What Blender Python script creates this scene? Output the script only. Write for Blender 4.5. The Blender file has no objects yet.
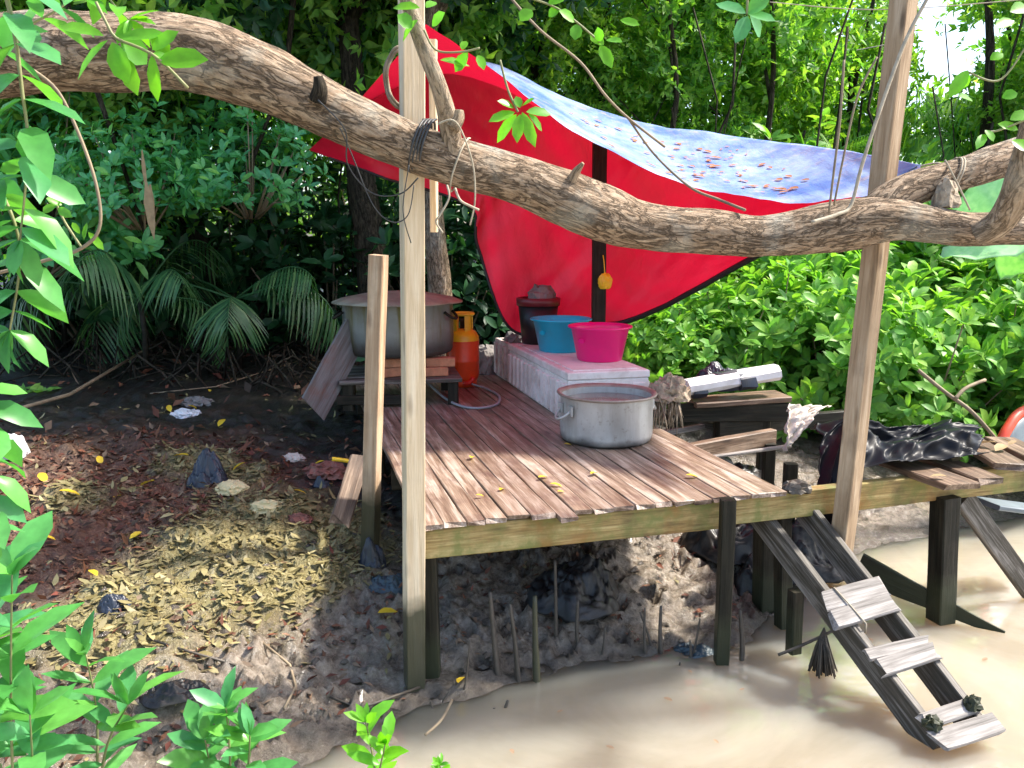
import bpy, math, random
import numpy as np
from mathutils import Vector, Matrix, noise
random.seed(7); RNG = np.random.default_rng(7)
S = bpy.context.scene
C = S.collection
R = math.radians

# ------------------------------------------------------------------ camera
PITCH, FPX, CAM = R(10.0), 830.0, Vector((0, 0, 1.2))
cp, sp = math.cos(PITCH), math.sin(PITCH)
cd = bpy.data.cameras.new('camera'); co = bpy.data.objects.new('camera', cd); C.objects.link(co)
co.location = CAM; co.rotation_euler = (R(90) - PITCH, 0, 0)
cd.sensor_width = 36; cd.lens = 36 * FPX / 1024; cd.clip_start = 0.05; cd.clip_end = 500
S.camera = co

def ray(u, v):
    a, b = (u - 512) / FPX, -(v - 384) / FPX
    return Vector((a, cp + b * sp, -sp + b * cp))
def at_y(u, v, Y):
    d = ray(u, v); return CAM + d * (Y / d.y)
def at_z(u, v, z):
    d = ray(u, v); return CAM + d * ((z - CAM.z) / d.z)

# ------------------------------------------------------------------ noise (numpy)
_pm = np.random.default_rng(3).permutation(512); _pm = np.concatenate([_pm, _pm])
_ga = np.random.default_rng(4).uniform(0, 2 * np.pi, 512)
def pnoise(x, y):
    xi, yi = np.floor(x).astype(int), np.floor(y).astype(int); xf, yf = x - xi, y - yi
    f = lambda t: t * t * t * (t * (t * 6 - 15) + 10)
    u, v = f(xf), f(yf)
    def g(i, j, dx, dy):
        h = _ga[_pm[(_pm[(xi + i) & 511] + yi + j) & 511]]
        return np.cos(h) * dx + np.sin(h) * dy
    a = g(0, 0, xf, yf) * (1 - u) + g(1, 0, xf - 1, yf) * u
    b = g(0, 1, xf, yf - 1) * (1 - u) + g(1, 1, xf - 1, yf - 1) * u
    return a * (1 - v) + b * v
def fbm(x, y, sc, octv=4):
    s, a = 0, 1.0
    for k in range(octv):
        s = s + a * pnoise(x * sc + 17.3 * k, y * sc - 9.1 * k); sc *= 2.03; a *= .5
    return s

SHORE = np.array([(-9, -9), (-2.9, 0), (-2.0, 1.6), (-1.2, 2.55), (-.73, 3.0), (-.32, 3.36), (.13, 3.58), (.63, 3.78), (1.1, 3.88), (1.5, 4.35),
                  (1.9, 4.9), (2.4, 5.25), (3.3, 5.6), (5, 6.3), (9, 7.6), (80, 20)], float)
def inland(x, y):
    x, y = np.asarray(x, float), np.asarray(y, float)
    best = np.full(x.shape, 1e9); sg = np.ones(x.shape)
    for (ax, ay), (bx, by) in zip(SHORE[:-1], SHORE[1:]):
        dx, dy = bx - ax, by - ay
        t = np.clip(((x - ax) * dx + (y - ay) * dy) / (dx * dx + dy * dy), 0, 1)
        ex, ey = x - ax - t * dx, y - ay - t * dy
        d = np.hypot(ex, ey); side = np.where(dx * (y - ay) - dy * (x - ax) >= 0, 1, -1)
        m = d < best; best = np.where(m, d, best); sg = np.where(m, side, sg)
    return best * sg
LIT = [(-2.1, 5.3, .26), (-1.75, 5.1, .22), (-1.45, 4.5, .36), (-1.1, 4.2, .36), (-1.5, 4.0, .34), (-1.25, 3.8, .25), (-1.75, 3.75, .26), (-1.85, 3.4, .24), (-1.6, 3.3, .2), (-1.0, 4.55, .24), (-2.5, 4.6, .22)]
def litter_zone(x, y):
    return np.clip(sum(np.exp(-((x - a) ** 2 + (y - b) ** 2) / (r * r)) for a, b, r in LIT) * 1.2 + .55 * fbm(x, y, 4.2, 3) - .18, 0, 1)
def red_zone(x, y):
    return np.clip(np.exp(-(((x + 2.35) / 1.05) ** 2 + ((y - 4.75) / 1.25) ** 2)) * 1.3 + .5 * fbm(x + 9, y, 2.5, 3) - .2, 0, 1)
def ground_z(x, y):
    x, y = np.asarray(x, float), np.asarray(y, float)
    d = inland(x, y) + .10 * fbm(x, y, 2.2, 3)
    z = np.interp(d, [-6, -1, 0, .1, .4, 1, 2, 4, 8, 30, 80], [-2.2, -1.25, -.8, -.765, -.68, -.53, -.33, -.14, -.02, .25, .6])
    w = np.clip((d + .3) / .6, 0.15, 1)
    z = z + w * (.05 * fbm(x, y, 1.7, 3) + .045 * (np.abs(fbm(x, y, 4.0, 3))) + .026 * fbm(x, y, 11, 3))
    z = z + litter_zone(x, y) * (.04 * fbm(x, y, 5, 2) + .05 * np.abs(fbm(x + 5, y, 8, 3)) + .03)
    return z
def G(u, v):
    z = -.5
    for _ in range(25):
        p = at_z(u, v, z); z += .6 * (float(ground_z(p.x, p.y)) - z)
    return Vector((p.x, p.y, z))

# ------------------------------------------------------------------ objects
def tag(o, label, cat, group=None, kind=None):
    if label: o['label'] = label
    if cat: o['category'] = cat
    if group: o['group'] = group
    if kind: o['kind'] = kind
    return o
def thing(name, label, cat, loc=(0, 0, 0), group=None, rz=0):
    o = bpy.data.objects.new(name, None); C.objects.link(o); o.location = loc; o.rotation_euler = (0, 0, rz)
    o.empty_display_size = .05
    return tag(o, label, cat, group)
def adopt(o, parent, world=True):
    """parent o; with world=True its mesh is in world coordinates, else in the parent's frame"""
    if parent is None: return o
    o.parent = parent
    if world:
        p, M = parent, Matrix()
        while p is not None:
            M = p.matrix_basis @ M if p.parent is None else p.matrix_parent_inverse @ p.matrix_basis @ M
            p = p.parent
        o.matrix_parent_inverse = M.inverted()
    return o
def copy_thing(o, loc=None, rot=None, scale=None, label=None, group=None):
    def cpy(a, par):
        c = a.copy(); C.objects.link(c)
        if par is not None: c.parent = par
        for ch in a.children: cpy(ch, c)
        return c
    c = cpy(o, None)
    if loc is not None: c.location = loc
    if rot is not None: c.rotation_euler = rot if hasattr(rot, '__len__') else (0, 0, rot)
    if scale is not None: c.scale = scale if hasattr(scale, '__len__') else (scale,) * 3
    if label: c['label'] = label
    if group: c['group'] = group
    return c
def link(name, me, mats, parent=None, world=True):
    for m in (mats if isinstance(mats, (list, tuple)) else [mats]): me.materials.append(m)
    o = bpy.data.objects.new(name, me); C.objects.link(o)
    return adopt(o, parent, world)
def recenter(o):
    """move a top-level mesh's origin to the middle of its base"""
    n = len(o.data.vertices); a = np.empty(n * 3); o.data.vertices.foreach_get('co', a); a = a.reshape(-1, 3)
    c = np.array([(a[:, 0].min() + a[:, 0].max()) / 2, (a[:, 1].min() + a[:, 1].max()) / 2, a[:, 2].min()])
    o.data.vertices.foreach_set('co', (a - c).ravel()); o.location = c; o.data.update()
    return o

class MB:
    def __init__(s): s.v, s.f, s.uv, s.mi, s.smooth = [], [], [], [], []
    def add(s, vs, fs, uvs=None, mi=0, smooth=False):
        b = len(s.v); s.v += [tuple(p) for p in vs]
        for k, f in enumerate(fs):
            s.f.append([i + b for i in f]); s.mi.append(mi); s.smooth.append(smooth)
            s.uv += (uvs[k] if uvs else [(0, 0)] * len(f))
    def build(s, name, mat, parent=None, world=True):
        me = bpy.data.meshes.new(name); me.from_pydata(s.v, [], s.f)
        me.uv_layers.new(name='UVMap').data.foreach_set('uv', np.array(s.uv, float).ravel())
        me.polygons.foreach_set('material_index', s.mi); me.polygons.foreach_set('use_smooth', s.smooth); me.update()
        o = link(name, me, mat, parent, world)
        return o if parent is not None else recenter(o)
    # ---- shapes
    def box(s, c, d, M=None, mi=0, ch=.004):
        x, y, z = d[0] / 2, d[1] / 2, d[2] / 2; c = Vector(c); k = min(ch, x * .4, y * .4, z * .4)
        bm = [(-x, -y), (x, -y), (x, y), (-x, y)]
        vs = []
        for zz, i in ((-z, k), (-z + k, 0), (z - k, 0), (z, k)):
            for X, Y in bm: vs.append(Vector((X - math.copysign(i, X), Y - math.copysign(i, Y), zz)) + c)
        if M is not None: vs = [M @ p for p in vs]
        fs = [(3, 2, 1, 0), (12, 13, 14, 15)]
        for r in range(3):
            for j in range(4): fs.append((r * 4 + j, r * 4 + (j + 1) % 4, r * 4 + 4 + (j + 1) % 4, r * 4 + 4 + j))
        s.add(vs, fs, mi=mi)
    def beam(s, L, w, h, off=(0, 0, 0), amp=.003, seg=None, ch=.006, mi=0, taper=0, ends=.0, seed=None):
        """a sawn timber along local X with worn edges and a little wander"""
        seed = random.random() * 99 if seed is None else seed
        n = max(2, int(L / .12)) if seg is None else seg
        ch = min(ch, w * .3, h * .3)
        pr = [(-w/2+ch, -h/2), (w/2-ch, -h/2), (w/2, -h/2+ch), (w/2, h/2-ch), (w/2-ch, h/2), (-w/2+ch, h/2), (-w/2, h/2-ch), (-w/2, -h/2+ch)]
        vs, fs = [], []
        for i in range(n + 1):
            t = i / n; k = 1 - taper * t
            wy = amp * 1.5 * noise.noise((t * L * 1.3, seed, 1)); wz = amp * 1.5 * noise.noise((t * L * 1.3, seed, 7))
            for j, (a, b) in enumerate(pr):
                e = amp * noise.noise((t * L * 4, seed + j * 1.7, 3)); ex = 0
                if i in (0, n): ex = ends * noise.noise((seed, a * 60, b * 60 + i))
                vs.append((off[0] + t * L + ex, off[1] + a * k + wy + e, off[2] + b * k + wz + e * .6))
        for i in range(n):
            for j in range(8):
                q = (j + 1) % 8; fs.append((i*8+j, (i+1)*8+j, (i+1)*8+q, i*8+q))
        fs.append(tuple(range(8))); fs.append(tuple(n * 8 + j for j in range(7, -1, -1)))
        fs = [tuple(reversed(f)) for f in fs]
        s.add(vs, fs, mi=mi)
    def tube(s, pts, rad, sides=8, cap=True, mi=0, rough=0, seed=0., closed=False, rfreq=3., flat=1.):
        pts = [Vector(p) for p in pts]; n = len(pts)
        rad = rad if hasattr(rad, '__len__') else [rad] * n
        T = [(pts[min(i + 1, n - 1)] - pts[max(i - 1, 0)]).normalized() for i in range(n)]
        ref = Vector((0, 0, 1)) if abs(T[0].z) < .9 else Vector((1, 0, 0))
        nrm = (ref - T[0] * ref.dot(T[0])).normalized(); vs, uvl, L = [], [], 0
        for i in range(n):
            if i:
                L += (pts[i] - pts[i - 1]).length
                nrm = (nrm - T[i] * nrm.dot(T[i])).normalized()
            bi = T[i].cross(nrm)
            for j in range(sides):
                a = 2 * math.pi * j / sides; r = rad[i]
                if rough:
                    q = (math.cos(a) * 1.2 + seed, math.sin(a) * 1.2, L * rfreq)
                    r *= 1 + rough * (noise.noise(q) + .5 * noise.noise((q[0]*3, q[1]*3, q[2]*2.4)) + .35 * noise.noise((q[0]*7, q[1]*7, q[2]*4)))
                vs.append(pts[i] + (nrm * math.cos(a) + bi * math.sin(a) * flat) * r)
            uvl.append(L)
        fs, uvs = [], []; rm = max(max(rad), 1e-4); cir = 2 * math.pi * rm
        for i in range(n - 1):
            for j in range(sides):
                q = (j + 1) % sides; fs.append((i*sides+j, i*sides+q, (i+1)*sides+q, (i+1)*sides+j))
                v0, v1 = cir * j / sides, cir * (j + 1) / sides
                uvs.append([(uvl[i], v0), (uvl[i], v1), (uvl[i+1], v1), (uvl[i+1], v0)])
        if cap:
            fs.append(tuple(range(sides - 1, -1, -1))); uvs.append([(0, 0)] * sides)
            fs.append(tuple((n - 1) * sides + j for j in range(sides))); uvs.append([(0, 0)] * sides)
        s.add(vs, fs, uvs, mi, True)
    def lathe(s, prof, c=(0, 0, 0), sides=56, mi=0, wob=0., seed=0, smooth=True, sx=1., sy=1.):
        vs, fs = [], []; c = Vector(c); n = len(prof)
        for i, (r, z) in enumerate(prof):
            for j in range(sides):
                a = 2 * math.pi * j / sides
                rr = r * (1 + wob * noise.noise((math.cos(a) * 2 + seed, math.sin(a) * 2, z * 5)))
                zz = z + wob * .4 * r * noise.noise((math.cos(a) * 1.5 + seed + 5, math.sin(a) * 1.5, 2.))
                vs.append(c + Vector((rr * math.cos(a) * sx, rr * math.sin(a) * sy, zz)))
        for i in range(n - 1):
            for j in range(sides):
                q = (j + 1) % sides; fs.append((i*sides+j, i*sides+q, (i+1)*sides+q, (i+1)*sides+j))
        s.add(vs, fs, mi=mi, smooth=smooth)
    def grid(s, fn, nu, nv, mi=0, th=0., smooth=True):
        """surface fn(a,b)->Vector, a,b in 0..1, with real thickness th"""
        P = [[Vector(fn(i / nu, j / nv)) for j in range(nv + 1)] for i in range(nu + 1)]
        def nm(i, j):
            a = P[min(i + 1, nu)][j] - P[max(i - 1, 0)][j]; b = P[i][min(j + 1, nv)] - P[i][max(j - 1, 0)]
            n = a.cross(b); return n.normalized() if n.length > 1e-9 else Vector((0, 0, 1))
        W = nv + 1
        top = [P[i][j] for i in range(nu + 1) for j in range(W)]
        uvf = lambda i, j: (i / nu, j / nv)
        fs, uvs = [], []
        for i in range(nu):
            for j in range(nv):
                fs.append((i*W+j, (i+1)*W+j, (i+1)*W+j+1, i*W+j+1)); uvs.append([uvf(i, j), uvf(i+1, j), uvf(i+1, j+1), uvf(i, j+1)])
        if th:
            off = len(top); top = top + [P[i][j] - nm(i, j) * th for i in range(nu + 1) for j in range(W)]
            for k in range(nu * nv):
                fs.append(tuple(q + off for q in reversed(fs[k]))); uvs.append(list(reversed(uvs[k])))
            edge = [(i * W) for i in range(nu + 1)], [(i * W + nv) for i in range(nu, -1, -1)], [j for j in range(nv, -1, -1)], [nu * W + j for j in range(W)]
            for e in edge:
                for a, b in zip(e[:-1], e[1:]): fs.append((b, a, a + off, b + off)); uvs.append([(0, 0)] * 4)
        s.add(top, fs, uvs, mi, smooth)

def spline(pts, n):
    """Catmull-Rom through rows of numbers; n samples"""
    P = np.array(pts, float); m = len(P); out = []
    for k in range(n):
        t = k / (n - 1) * (m - 1); i = min(int(t), m - 2); f = t - i
        p0, p1, p2, p3 = P[max(i - 1, 0)], P[i], P[i + 1], P[min(i + 2, m - 1)]
        out.append(.5 * (2*p1 + (p2 - p0)*f + (2*p0 - 5*p1 + 4*p2 - p3)*f*f + (3*p1 - p0 - 3*p2 + p3)*f**3))
    return np.array(out)
def pxline(pts, n=24):
    """pixel + distance waypoints -> smooth world polyline"""
    return [Vector(r) for r in spline([tuple(at_y(u, v, Y)) for u, v, Y in pts], n)]

def frame(p0, p1, up=(0, 0, 1)):
    p0, p1 = Vector(p0), Vector(p1); x = (p1 - p0).normalized(); up = Vector(up)
    if abs(x.dot(up.normalized())) > .97: up = Vector((0, 1, 0))
    y = up.cross(x).normalized(); z = x.cross(y)
    M = Matrix((x, y, z)).transposed().to_4x4(); M.translation = p0
    return M, (p1 - p0).length
def timber(name, p0, p1, w, h, mat, parent=None, up=(0, 0, 1), **kw):
    M, L = frame(p0, p1, up); mb = MB(); mb.beam(L, w, h, **kw)
    me = bpy.data.meshes.new(name); me.from_pydata(mb.v, [], mb.f); me.uv_layers.new(name='UVMap'); me.update()
    o = link(name, me, mat); adopt(o, parent); o.matrix_basis = M
    return o

# ------------------------------------------------------------------ leaves (numpy)
def unit(a): return a / np.maximum(np.linalg.norm(a, axis=-1, keepdims=True), 1e-9)
HEX_V = np.array([(0, 0, 0), (.36, 0, 0), (.70, 0, 0), (1, 0, 0), (.15, .55, .5), (.40, .98, 1), (.74, .88, .8), (.15, -.55, .5), (.40, -.98, 1), (.74, -.88, .8)])
HEX_F = np.array([(0, 1, 4), (1, 5, 4), (1, 2, 5), (2, 6, 5), (2, 3, 6), (0, 7, 1), (1, 7, 8), (1, 8, 2), (2, 8, 9), (2, 9, 3)])
DIA_V = np.array([(0, 0, 0), (.42, 1, 1), (1, 0, 0), (.42, -1, 1)]); DIA_F = np.array([(0, 2, 1), (0, 3, 2)])
STR_V = np.array([(0, .25, 0), (0, -.25, 0), (.35, 1, .2), (.35, -1, .2), (.7, .8, .1), (.7, -.8, .1), (1, 0, 0)])
STR_F = np.array([(0, 1, 3), (0, 3, 2), (2, 3, 5), (2, 5, 4), (4, 5, 6)])
def leaf_arrays(P, D, Nn, L, W, shape='hex', droop=.25, fold=.25):
    V0, F0 = dict(hex=(HEX_V, HEX_F), dia=(DIA_V, DIA_F), strap=(STR_V, STR_F))[shape]
    P, D, Nn = np.asarray(P, float), unit(np.asarray(D, float)), np.asarray(Nn, float)
    n = len(P); L = np.broadcast_to(np.asarray(L, float), (n,)); W = np.broadcast_to(np.asarray(W, float), (n,)); droop = np.broadcast_to(np.asarray(droop, float), (n,))
    sd = unit(np.cross(Nn, D)); Nn = unit(np.cross(D, sd))
    t, s, f = V0[:, 0], V0[:, 1], V0[:, 2]
    v = (P[:, None] + D[:, None] * (t[None, :, None] * L[:, None, None]) + sd[:, None] * (s[None, :, None] * W[:, None, None] / 2)
         + Nn[:, None] * ((f[None] * fold * W[:, None] / 2 - droop[:, None] * L[:, None] * t[None] ** 2)[..., None]))
    fc = F0[None] + (np.arange(n) * len(V0))[:, None, None]
    return v.reshape(-1, 3), fc.reshape(-1, 3)
def tri_mesh(name, parts):
    vs = np.concatenate([p[0] for p in parts]); o, fl = 0, []
    for v, f in parts: fl.append(f + o); o += len(v)
    fs = np.concatenate(fl); me = bpy.data.meshes.new(name)
    me.vertices.add(len(vs)); me.vertices.foreach_set('co', vs.ravel())
    me.loops.add(fs.size); me.loops.foreach_set('vertex_index', fs.ravel().astype(np.int32))
    me.polygons.add(len(fs)); me.polygons.foreach_set('loop_start', np.arange(0, fs.size, 3, dtype=np.int32))
    me.update(calc_edges=True)
    return me
def rnd_unit(n):
    return unit(RNG.normal(size=(n, 3)))
def rosettes(cs, ax, k, L, W, shape='hex', droop=.25, spread=(.45, 1.2), jl=.25):
    """whorls of k leaves at points cs round axes ax"""
    cs, ax = np.asarray(cs, float), unit(np.asarray(ax, float)); n = len(cs)
    t1 = unit(np.cross(ax, rnd_unit(n))); t2 = np.cross(ax, t1); Pp, Dd, Nn = [], [], []
    for j in range(k):
        a = 2.399 * j + RNG.uniform(0, 6.28, n) * .25; e = RNG.uniform(*spread, n)
        rad = t1 * np.cos(a)[:, None] + t2 * np.sin(a)[:, None]
        d = ax * np.cos(e)[:, None] + rad * np.sin(e)[:, None]
        Pp.append(cs - ax * RNG.uniform(0, .3, (n, 1)) * L + d * L * .08); Dd.append(d); Nn.append(ax * 1.0 - rad * .2 + rnd_unit(n) * .25)
    Pp, Dd, Nn = map(np.concatenate, (Pp, Dd, Nn)); m = len(Pp); q = RNG.uniform(1 - jl, 1 + jl, m)
    return leaf_arrays(Pp, Dd, Nn, L * q, W * q * RNG.uniform(.85, 1.15, m), shape, droop * RNG.uniform(.3, 1.7, m))
# ------------------------------------------------------------------ materials
class NT:
    def __init__(s, name):
        s.m = bpy.data.materials.new(name); s.m.use_nodes = True; s.t = s.m.node_tree; s.t.nodes.clear()
        s.out = s.t.nodes.new('ShaderNodeOutputMaterial')
    def n(s, typ, out=0, ins=None, **at):
        nd = s.t.nodes.new('ShaderNode' + typ)
        for k, v in at.items(): setattr(nd, k, v)
        for k, v in (ins or {}).items():
            i = nd.inputs[k]
            if isinstance(v, bpy.types.NodeSocket): s.t.links.new(v, i)
            else: i.default_value = (*v, 1) if hasattr(v, '__len__') and len(v) == 3 and i.type == 'RGBA' else v
        return nd.outputs[out]
    def obj(s, scale=(1, 1, 1), src='Object'):
        return s.n('Mapping', ins={'Vector': s.n('TexCoord', out=src), 'Scale': scale})
    def noise(s, vec, scale, detail=5, rough=.55, dist=0., out=0):
        return s.n('TexNoise', out=out, ins={'Vector': vec, 'Scale': scale, 'Detail': detail, 'Roughness': rough, 'Distortion': dist})
    def ramp(s, fac, stops):
        nd = s.t.nodes.new('ShaderNodeValToRGB'); s.t.links.new(fac, nd.inputs[0]); e = nd.color_ramp.elements
        while len(e) < len(stops): e.new(.5)
        for x, (p, c) in zip(e, stops): x.position = p; x.color = (c, c, c, 1) if not hasattr(c, '__len__') else (*c, 1)
        return nd.outputs[0]
    def mix(s, f, a, b, mode='MIX'):
        nd = s.t.nodes.new('ShaderNodeMix'); nd.data_type = 'RGBA'; nd.blend_type = mode
        for k, v in ((0, f), (6, a), (7, b)):
            if isinstance(v, bpy.types.NodeSocket): s.t.links.new(v, nd.inputs[k])
            else: nd.inputs[k].default_value = v if not hasattr(v, '__len__') else (*v, 1)
        return nd.outputs[2]
    def math(s, op, a, b=0.):
        return s.n('Math', ins={0: a, 1: b}, operation=op)
    def bump(s, h, st=.3, dist=.01):
        return s.n('Bump', ins={'Height': h, 'Strength': st, 'Distance': dist})
    def bsdf(s, color, rough=.7, normal=None, metal=0., spec=.5, **kw):
        ins = {'Base Color': color, 'Roughness': rough, 'Metallic': metal, 'Specular IOR Level': spec}; ins.update(kw)
        if normal is not None: ins['Normal'] = normal
        return s.n('BsdfPrincipled', ins=ins)
    def done(s, sh):
        s.t.links.new(sh, s.out.inputs[0]); return s.m
    def island(s): return s.n('NewGeometry', out='Random Per Island')

def wood(name, dark, mid, light, rough=.75, tide=None, moss=None, stain=(.05, .04, .03), st=.35, tint=.5, knots=True, spec=.35, bump=.5):
    a = NT(name); v = a.obj()
    isl = a.island()
    v2 = a.n('VectorMath', ins={0: v, 1: a.n('CombineXYZ', ins={0: a.math('MULTIPLY', isl, 37.), 1: a.math('MULTIPLY', isl, 19.), 2: 0.})}, operation='ADD')
    g = a.noise(a.n('Mapping', ins={'Vector': v2, 'Scale': (1.3, 16, 16)}), 1.6, 6, .6, .6)
    f = a.noise(a.n('Mapping', ins={'Vector': v2, 'Scale': (3, 90, 90)}), 1.5, 4, .6, .2)
    b = a.noise(v2, 4.5, 5, .65)
    gg = a.math('ADD', a.math('MULTIPLY', g, .75), a.math('MULTIPLY', f, .3))
    c = a.ramp(gg, [(.36, dark), (.52, mid), (.68, light)])
    c = a.mix(a.math('MULTIPLY', a.ramp(isl, [(0, 0), (.5, .25), (1, 1)]), tint), c, a.mix(1., c, (.38, .33, .33), 'MULTIPLY'))
    c = a.mix(a.math('MULTIPLY', a.ramp(b, [(.5, 0), (.68, 1)]), st), c, stain)
    if knots:
        vo = a.n('TexVoronoi', ins={'Vector': a.n('Mapping', ins={'Vector': v2, 'Scale': (2.2, 9, 9)}), 'Scale': 1.})
        c = a.mix(a.math('MULTIPLY', a.ramp(vo, [(.05, 1), (.16, 0)]), .75), c, (dark[0]*.35, dark[1]*.3, dark[2]*.3))
    if moss:
        mn = a.noise(v2, 6, 6, .7); c = a.mix(a.ramp(mn, [(.42, 0), (.6, .85)]), c, moss)
        mo = a.noise(v2, 3.1, 4, .6); c = a.mix(a.ramp(mo, [(.6, 0), (.72, .6)]), c, (.30, .12, .03))
    r = rough
    if tide:
        z = a.n('SeparateXYZ', out=2, ins={0: a.n('NewGeometry', out='Position')})
        zz = a.math('ADD', z, a.math('MULTIPLY', a.noise(v, 9, 3), .12))
        tf = a.ramp(a.math('ADD', a.math('MULTIPLY', a.math('SUBTRACT', zz, tide), -6.), .5), [(.2, 0), (.8, .95)])
        c = a.mix(tf, c, a.mix(b, (.018, .022, .012), (.05, .055, .03))); r = a.mix(tf, (rough,) * 3, (.4,) * 3)
    return a.done(a.bsdf(c, r, a.bump(gg, bump, .012), spec=spec))

def bark(name, cols, sc=1., lich=(.45, .44, .38), la=.5, bs=.9):
    a = NT(name); uv = a.n('TexCoord', out='UV')
    v = a.n('Mapping', ins={'Vector': uv, 'Scale': (7 * sc, 26 * sc, 1)})
    n1 = a.noise(v, 1., 8, .72, .9); ob = a.obj(); vo = a.noise(a.n('Mapping', ins={'Vector': uv, 'Scale': (5.5 * sc, 15 * sc, 1)}), 1., 6, .62, 1.2)
    big = a.noise(ob, 3.2, 5, .65); fine = a.noise(ob, 70, 4, .7)
    crack = a.ramp(vo, [(.455, 1), (.495, 0), (.51, 0), (.55, 1)])
    h = a.math('ADD', a.math('MULTIPLY', crack, .5), n1)
    c = a.ramp(n1, [(.3, cols[0]), (.5, cols[1]), (.7, cols[2])])
    c = a.mix(a.math('MULTIPLY', a.math('SUBTRACT', 1., crack), .7), c, tuple(x * .35 for x in cols[0]))
    c = a.mix(a.math('MULTIPLY', a.ramp(big, [(.52, 0), (.66, 1)]), la), c, lich)
    c = a.mix(.35, c, a.ramp(fine, [(.3, (.05, .04, .03)), (.7, (.6, .5, .4))]), 'OVERLAY')
    return a.done(a.bsdf(c, .85, a.bump(h, bs, .02), spec=.2))

def leafm(name, cols, trans=.35, rough=.38, spec=.4, tcol=None, sat=1.):
    a = NT(name); isl = a.island(); k = len(cols)
    c = a.ramp(isl, [(i / max(k - 1, 1), x) for i, x in enumerate(cols)])
    nz = a.noise(a.obj(), 25, 3); c = a.mix(.35, c, a.ramp(nz, [(.3, (.25, .25, .25)), (.7, (.75, .75, .75))]), 'OVERLAY')
    p = a.bsdf(c, rough, spec=spec)
    t = a.n('BsdfTranslucent', ins={'Color': a.mix(1., c, tcol or (1.4, 1.5, .5), 'MULTIPLY')})
    return a.done(a.n('MixShader', ins={0: trans, 1: p, 2: t}))

def plain(name, col, rough=.5, var=.25, sc=8., dirt=None, da=.5, metal=0., spec=.5, bump=.0, bsc=30., dsc=5., **kw):
    a = NT(name); v = a.obj(); n1 = a.noise(v, sc, 5, .6)
    c = a.mix(a.ramp(n1, [(.3, 0), (.7, 1)]), tuple(x * (1 - var) for x in col), tuple(min(1, x * (1 + var * .6)) for x in col))
    if dirt: c = a.mix(a.math('MULTIPLY', a.ramp(a.noise(v, dsc, 7, .7, .5), [(.48, 0), (.68, 1)]), da), c, dirt)
    nm = a.bump(a.noise(v, bsc, 4, .6), bump, .01) if bump else None
    return a.done(a.bsdf(c, rough, nm, metal, spec, **kw))

M = {}
M['deck'] = wood('deck_wood', (.11, .065, .042), (.28, .20, .145), (.54, .45, .375), .38, stain=(.09, .05, .045), st=.6, tint=.85, spec=.4)
M['pale'] = wood('pale_timber', (.50, .37, .22), (.64, .50, .33), (.74, .62, .45), .8, tide=-.30, st=.12, tint=.0)
M['pale2'] = wood('brown_timber', (.20, .13, .075), (.36, .25, .15), (.50, .38, .26), .8, tide=-.28, st=.25, tint=.0)
M['pale3'] = wood('brown_timber_wet_foot', (.26, .16, .09), (.42, .29, .18), (.55, .42, .29), .8, tide=-.10, st=.25, tint=.0)
M['mossy'] = wood('mossy_timber', (.10, .06, .022), (.32, .22, .08), (.52, .40, .18), .75, moss=(.17, .18, .05), st=.6, stain=(.03, .03, .015), tint=.1)
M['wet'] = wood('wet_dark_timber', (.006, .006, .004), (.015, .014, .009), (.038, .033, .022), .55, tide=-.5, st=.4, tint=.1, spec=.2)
M['grey'] = wood('grey_weathered_wood', (.10, .09, .08), (.25, .23, .21), (.46, .43, .41), .7, st=.35, tint=.4)
M['rail'] = wood('rail_wood', (.022, .02, .014), (.07, .06, .046), (.26, .235, .21), .65, st=.4, tint=.1)
M['brownboard'] = wood('brown_board', (.06, .035, .022), (.15, .095, .06), (.34, .245, .17), .55, st=.5, tint=.4)
M['oldsheet'] = wood('rusty_sheet', (.10, .055, .04), (.13, .125, .12), (.21, .21, .21), .6, st=.5, stain=(.20, .07, .035), tint=0, knots=False)
M['bark'] = bark('branch_bark', ((.14, .092, .055), (.37, .275, .19), (.62, .51, .39)), 1.3, la=.75)
M['bark2'] = bark('pale_bark', ((.20, .14, .085), (.38, .29, .20), (.55, .46, .36)), 1.4, la=.4, bs=.5)
M['bark_dark'] = bark('dark_trunk_bark', ((.022, .018, .013), (.06, .05, .035), (.12, .10, .075)), .8, (.12, .13, .09), .4)
M['stem'] = plain('green_stem', (.22, .22, .09), .6, .3)
M['twig'] = plain('dry_twig', (.25, .19, .12), .8, .4)
M['root'] = plain('muddy_root', (.075, .06, .045), .55, .5, 20., bump=.4)
M['lf_near'] = leafm('near_leaf', [(.06, .25, .06), (.10, .33, .07), (.075, .29, .11), (.13, .37, .06)], .38, .34)
M['lf_lime'] = leafm('sunlit_leaf', [(.13, .38, .02), (.17, .45, .03), (.10, .33, .03)], .5, .35)
M['lf_bush'] = leafm('bush_leaf', [(.10, .27, .05), (.17, .39, .06), (.24, .46, .07), (.12, .32, .08), (.34, .54, .09)], .42, .45, .3)
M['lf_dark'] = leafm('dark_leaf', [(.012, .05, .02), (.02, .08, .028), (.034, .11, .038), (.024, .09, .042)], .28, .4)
M['lf_mid'] = leafm('forest_leaf', [(.09, .24, .06), (.16, .37, .08), (.24, .46, .07), (.34, .55, .11)], .52, .5)
M['lf_bough'] = leafm('bough_leaf', [(.10, .36, .14), (.14, .46, .16), (.10, .38, .20), (.22, .52, .10)], .4, .36)
M['lf_yel'] = leafm('yellow_green_leaf', [(.14, .30, .03), (.22, .40, .05), (.10, .27, .04), (.30, .46, .07)], .5, .45)
M['lf_far'] = leafm('far_forest_leaf', [(.12, .27, .07), (.20, .40, .09), (.31, .50, .11), (.42, .58, .18)], .5, .5)
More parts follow.
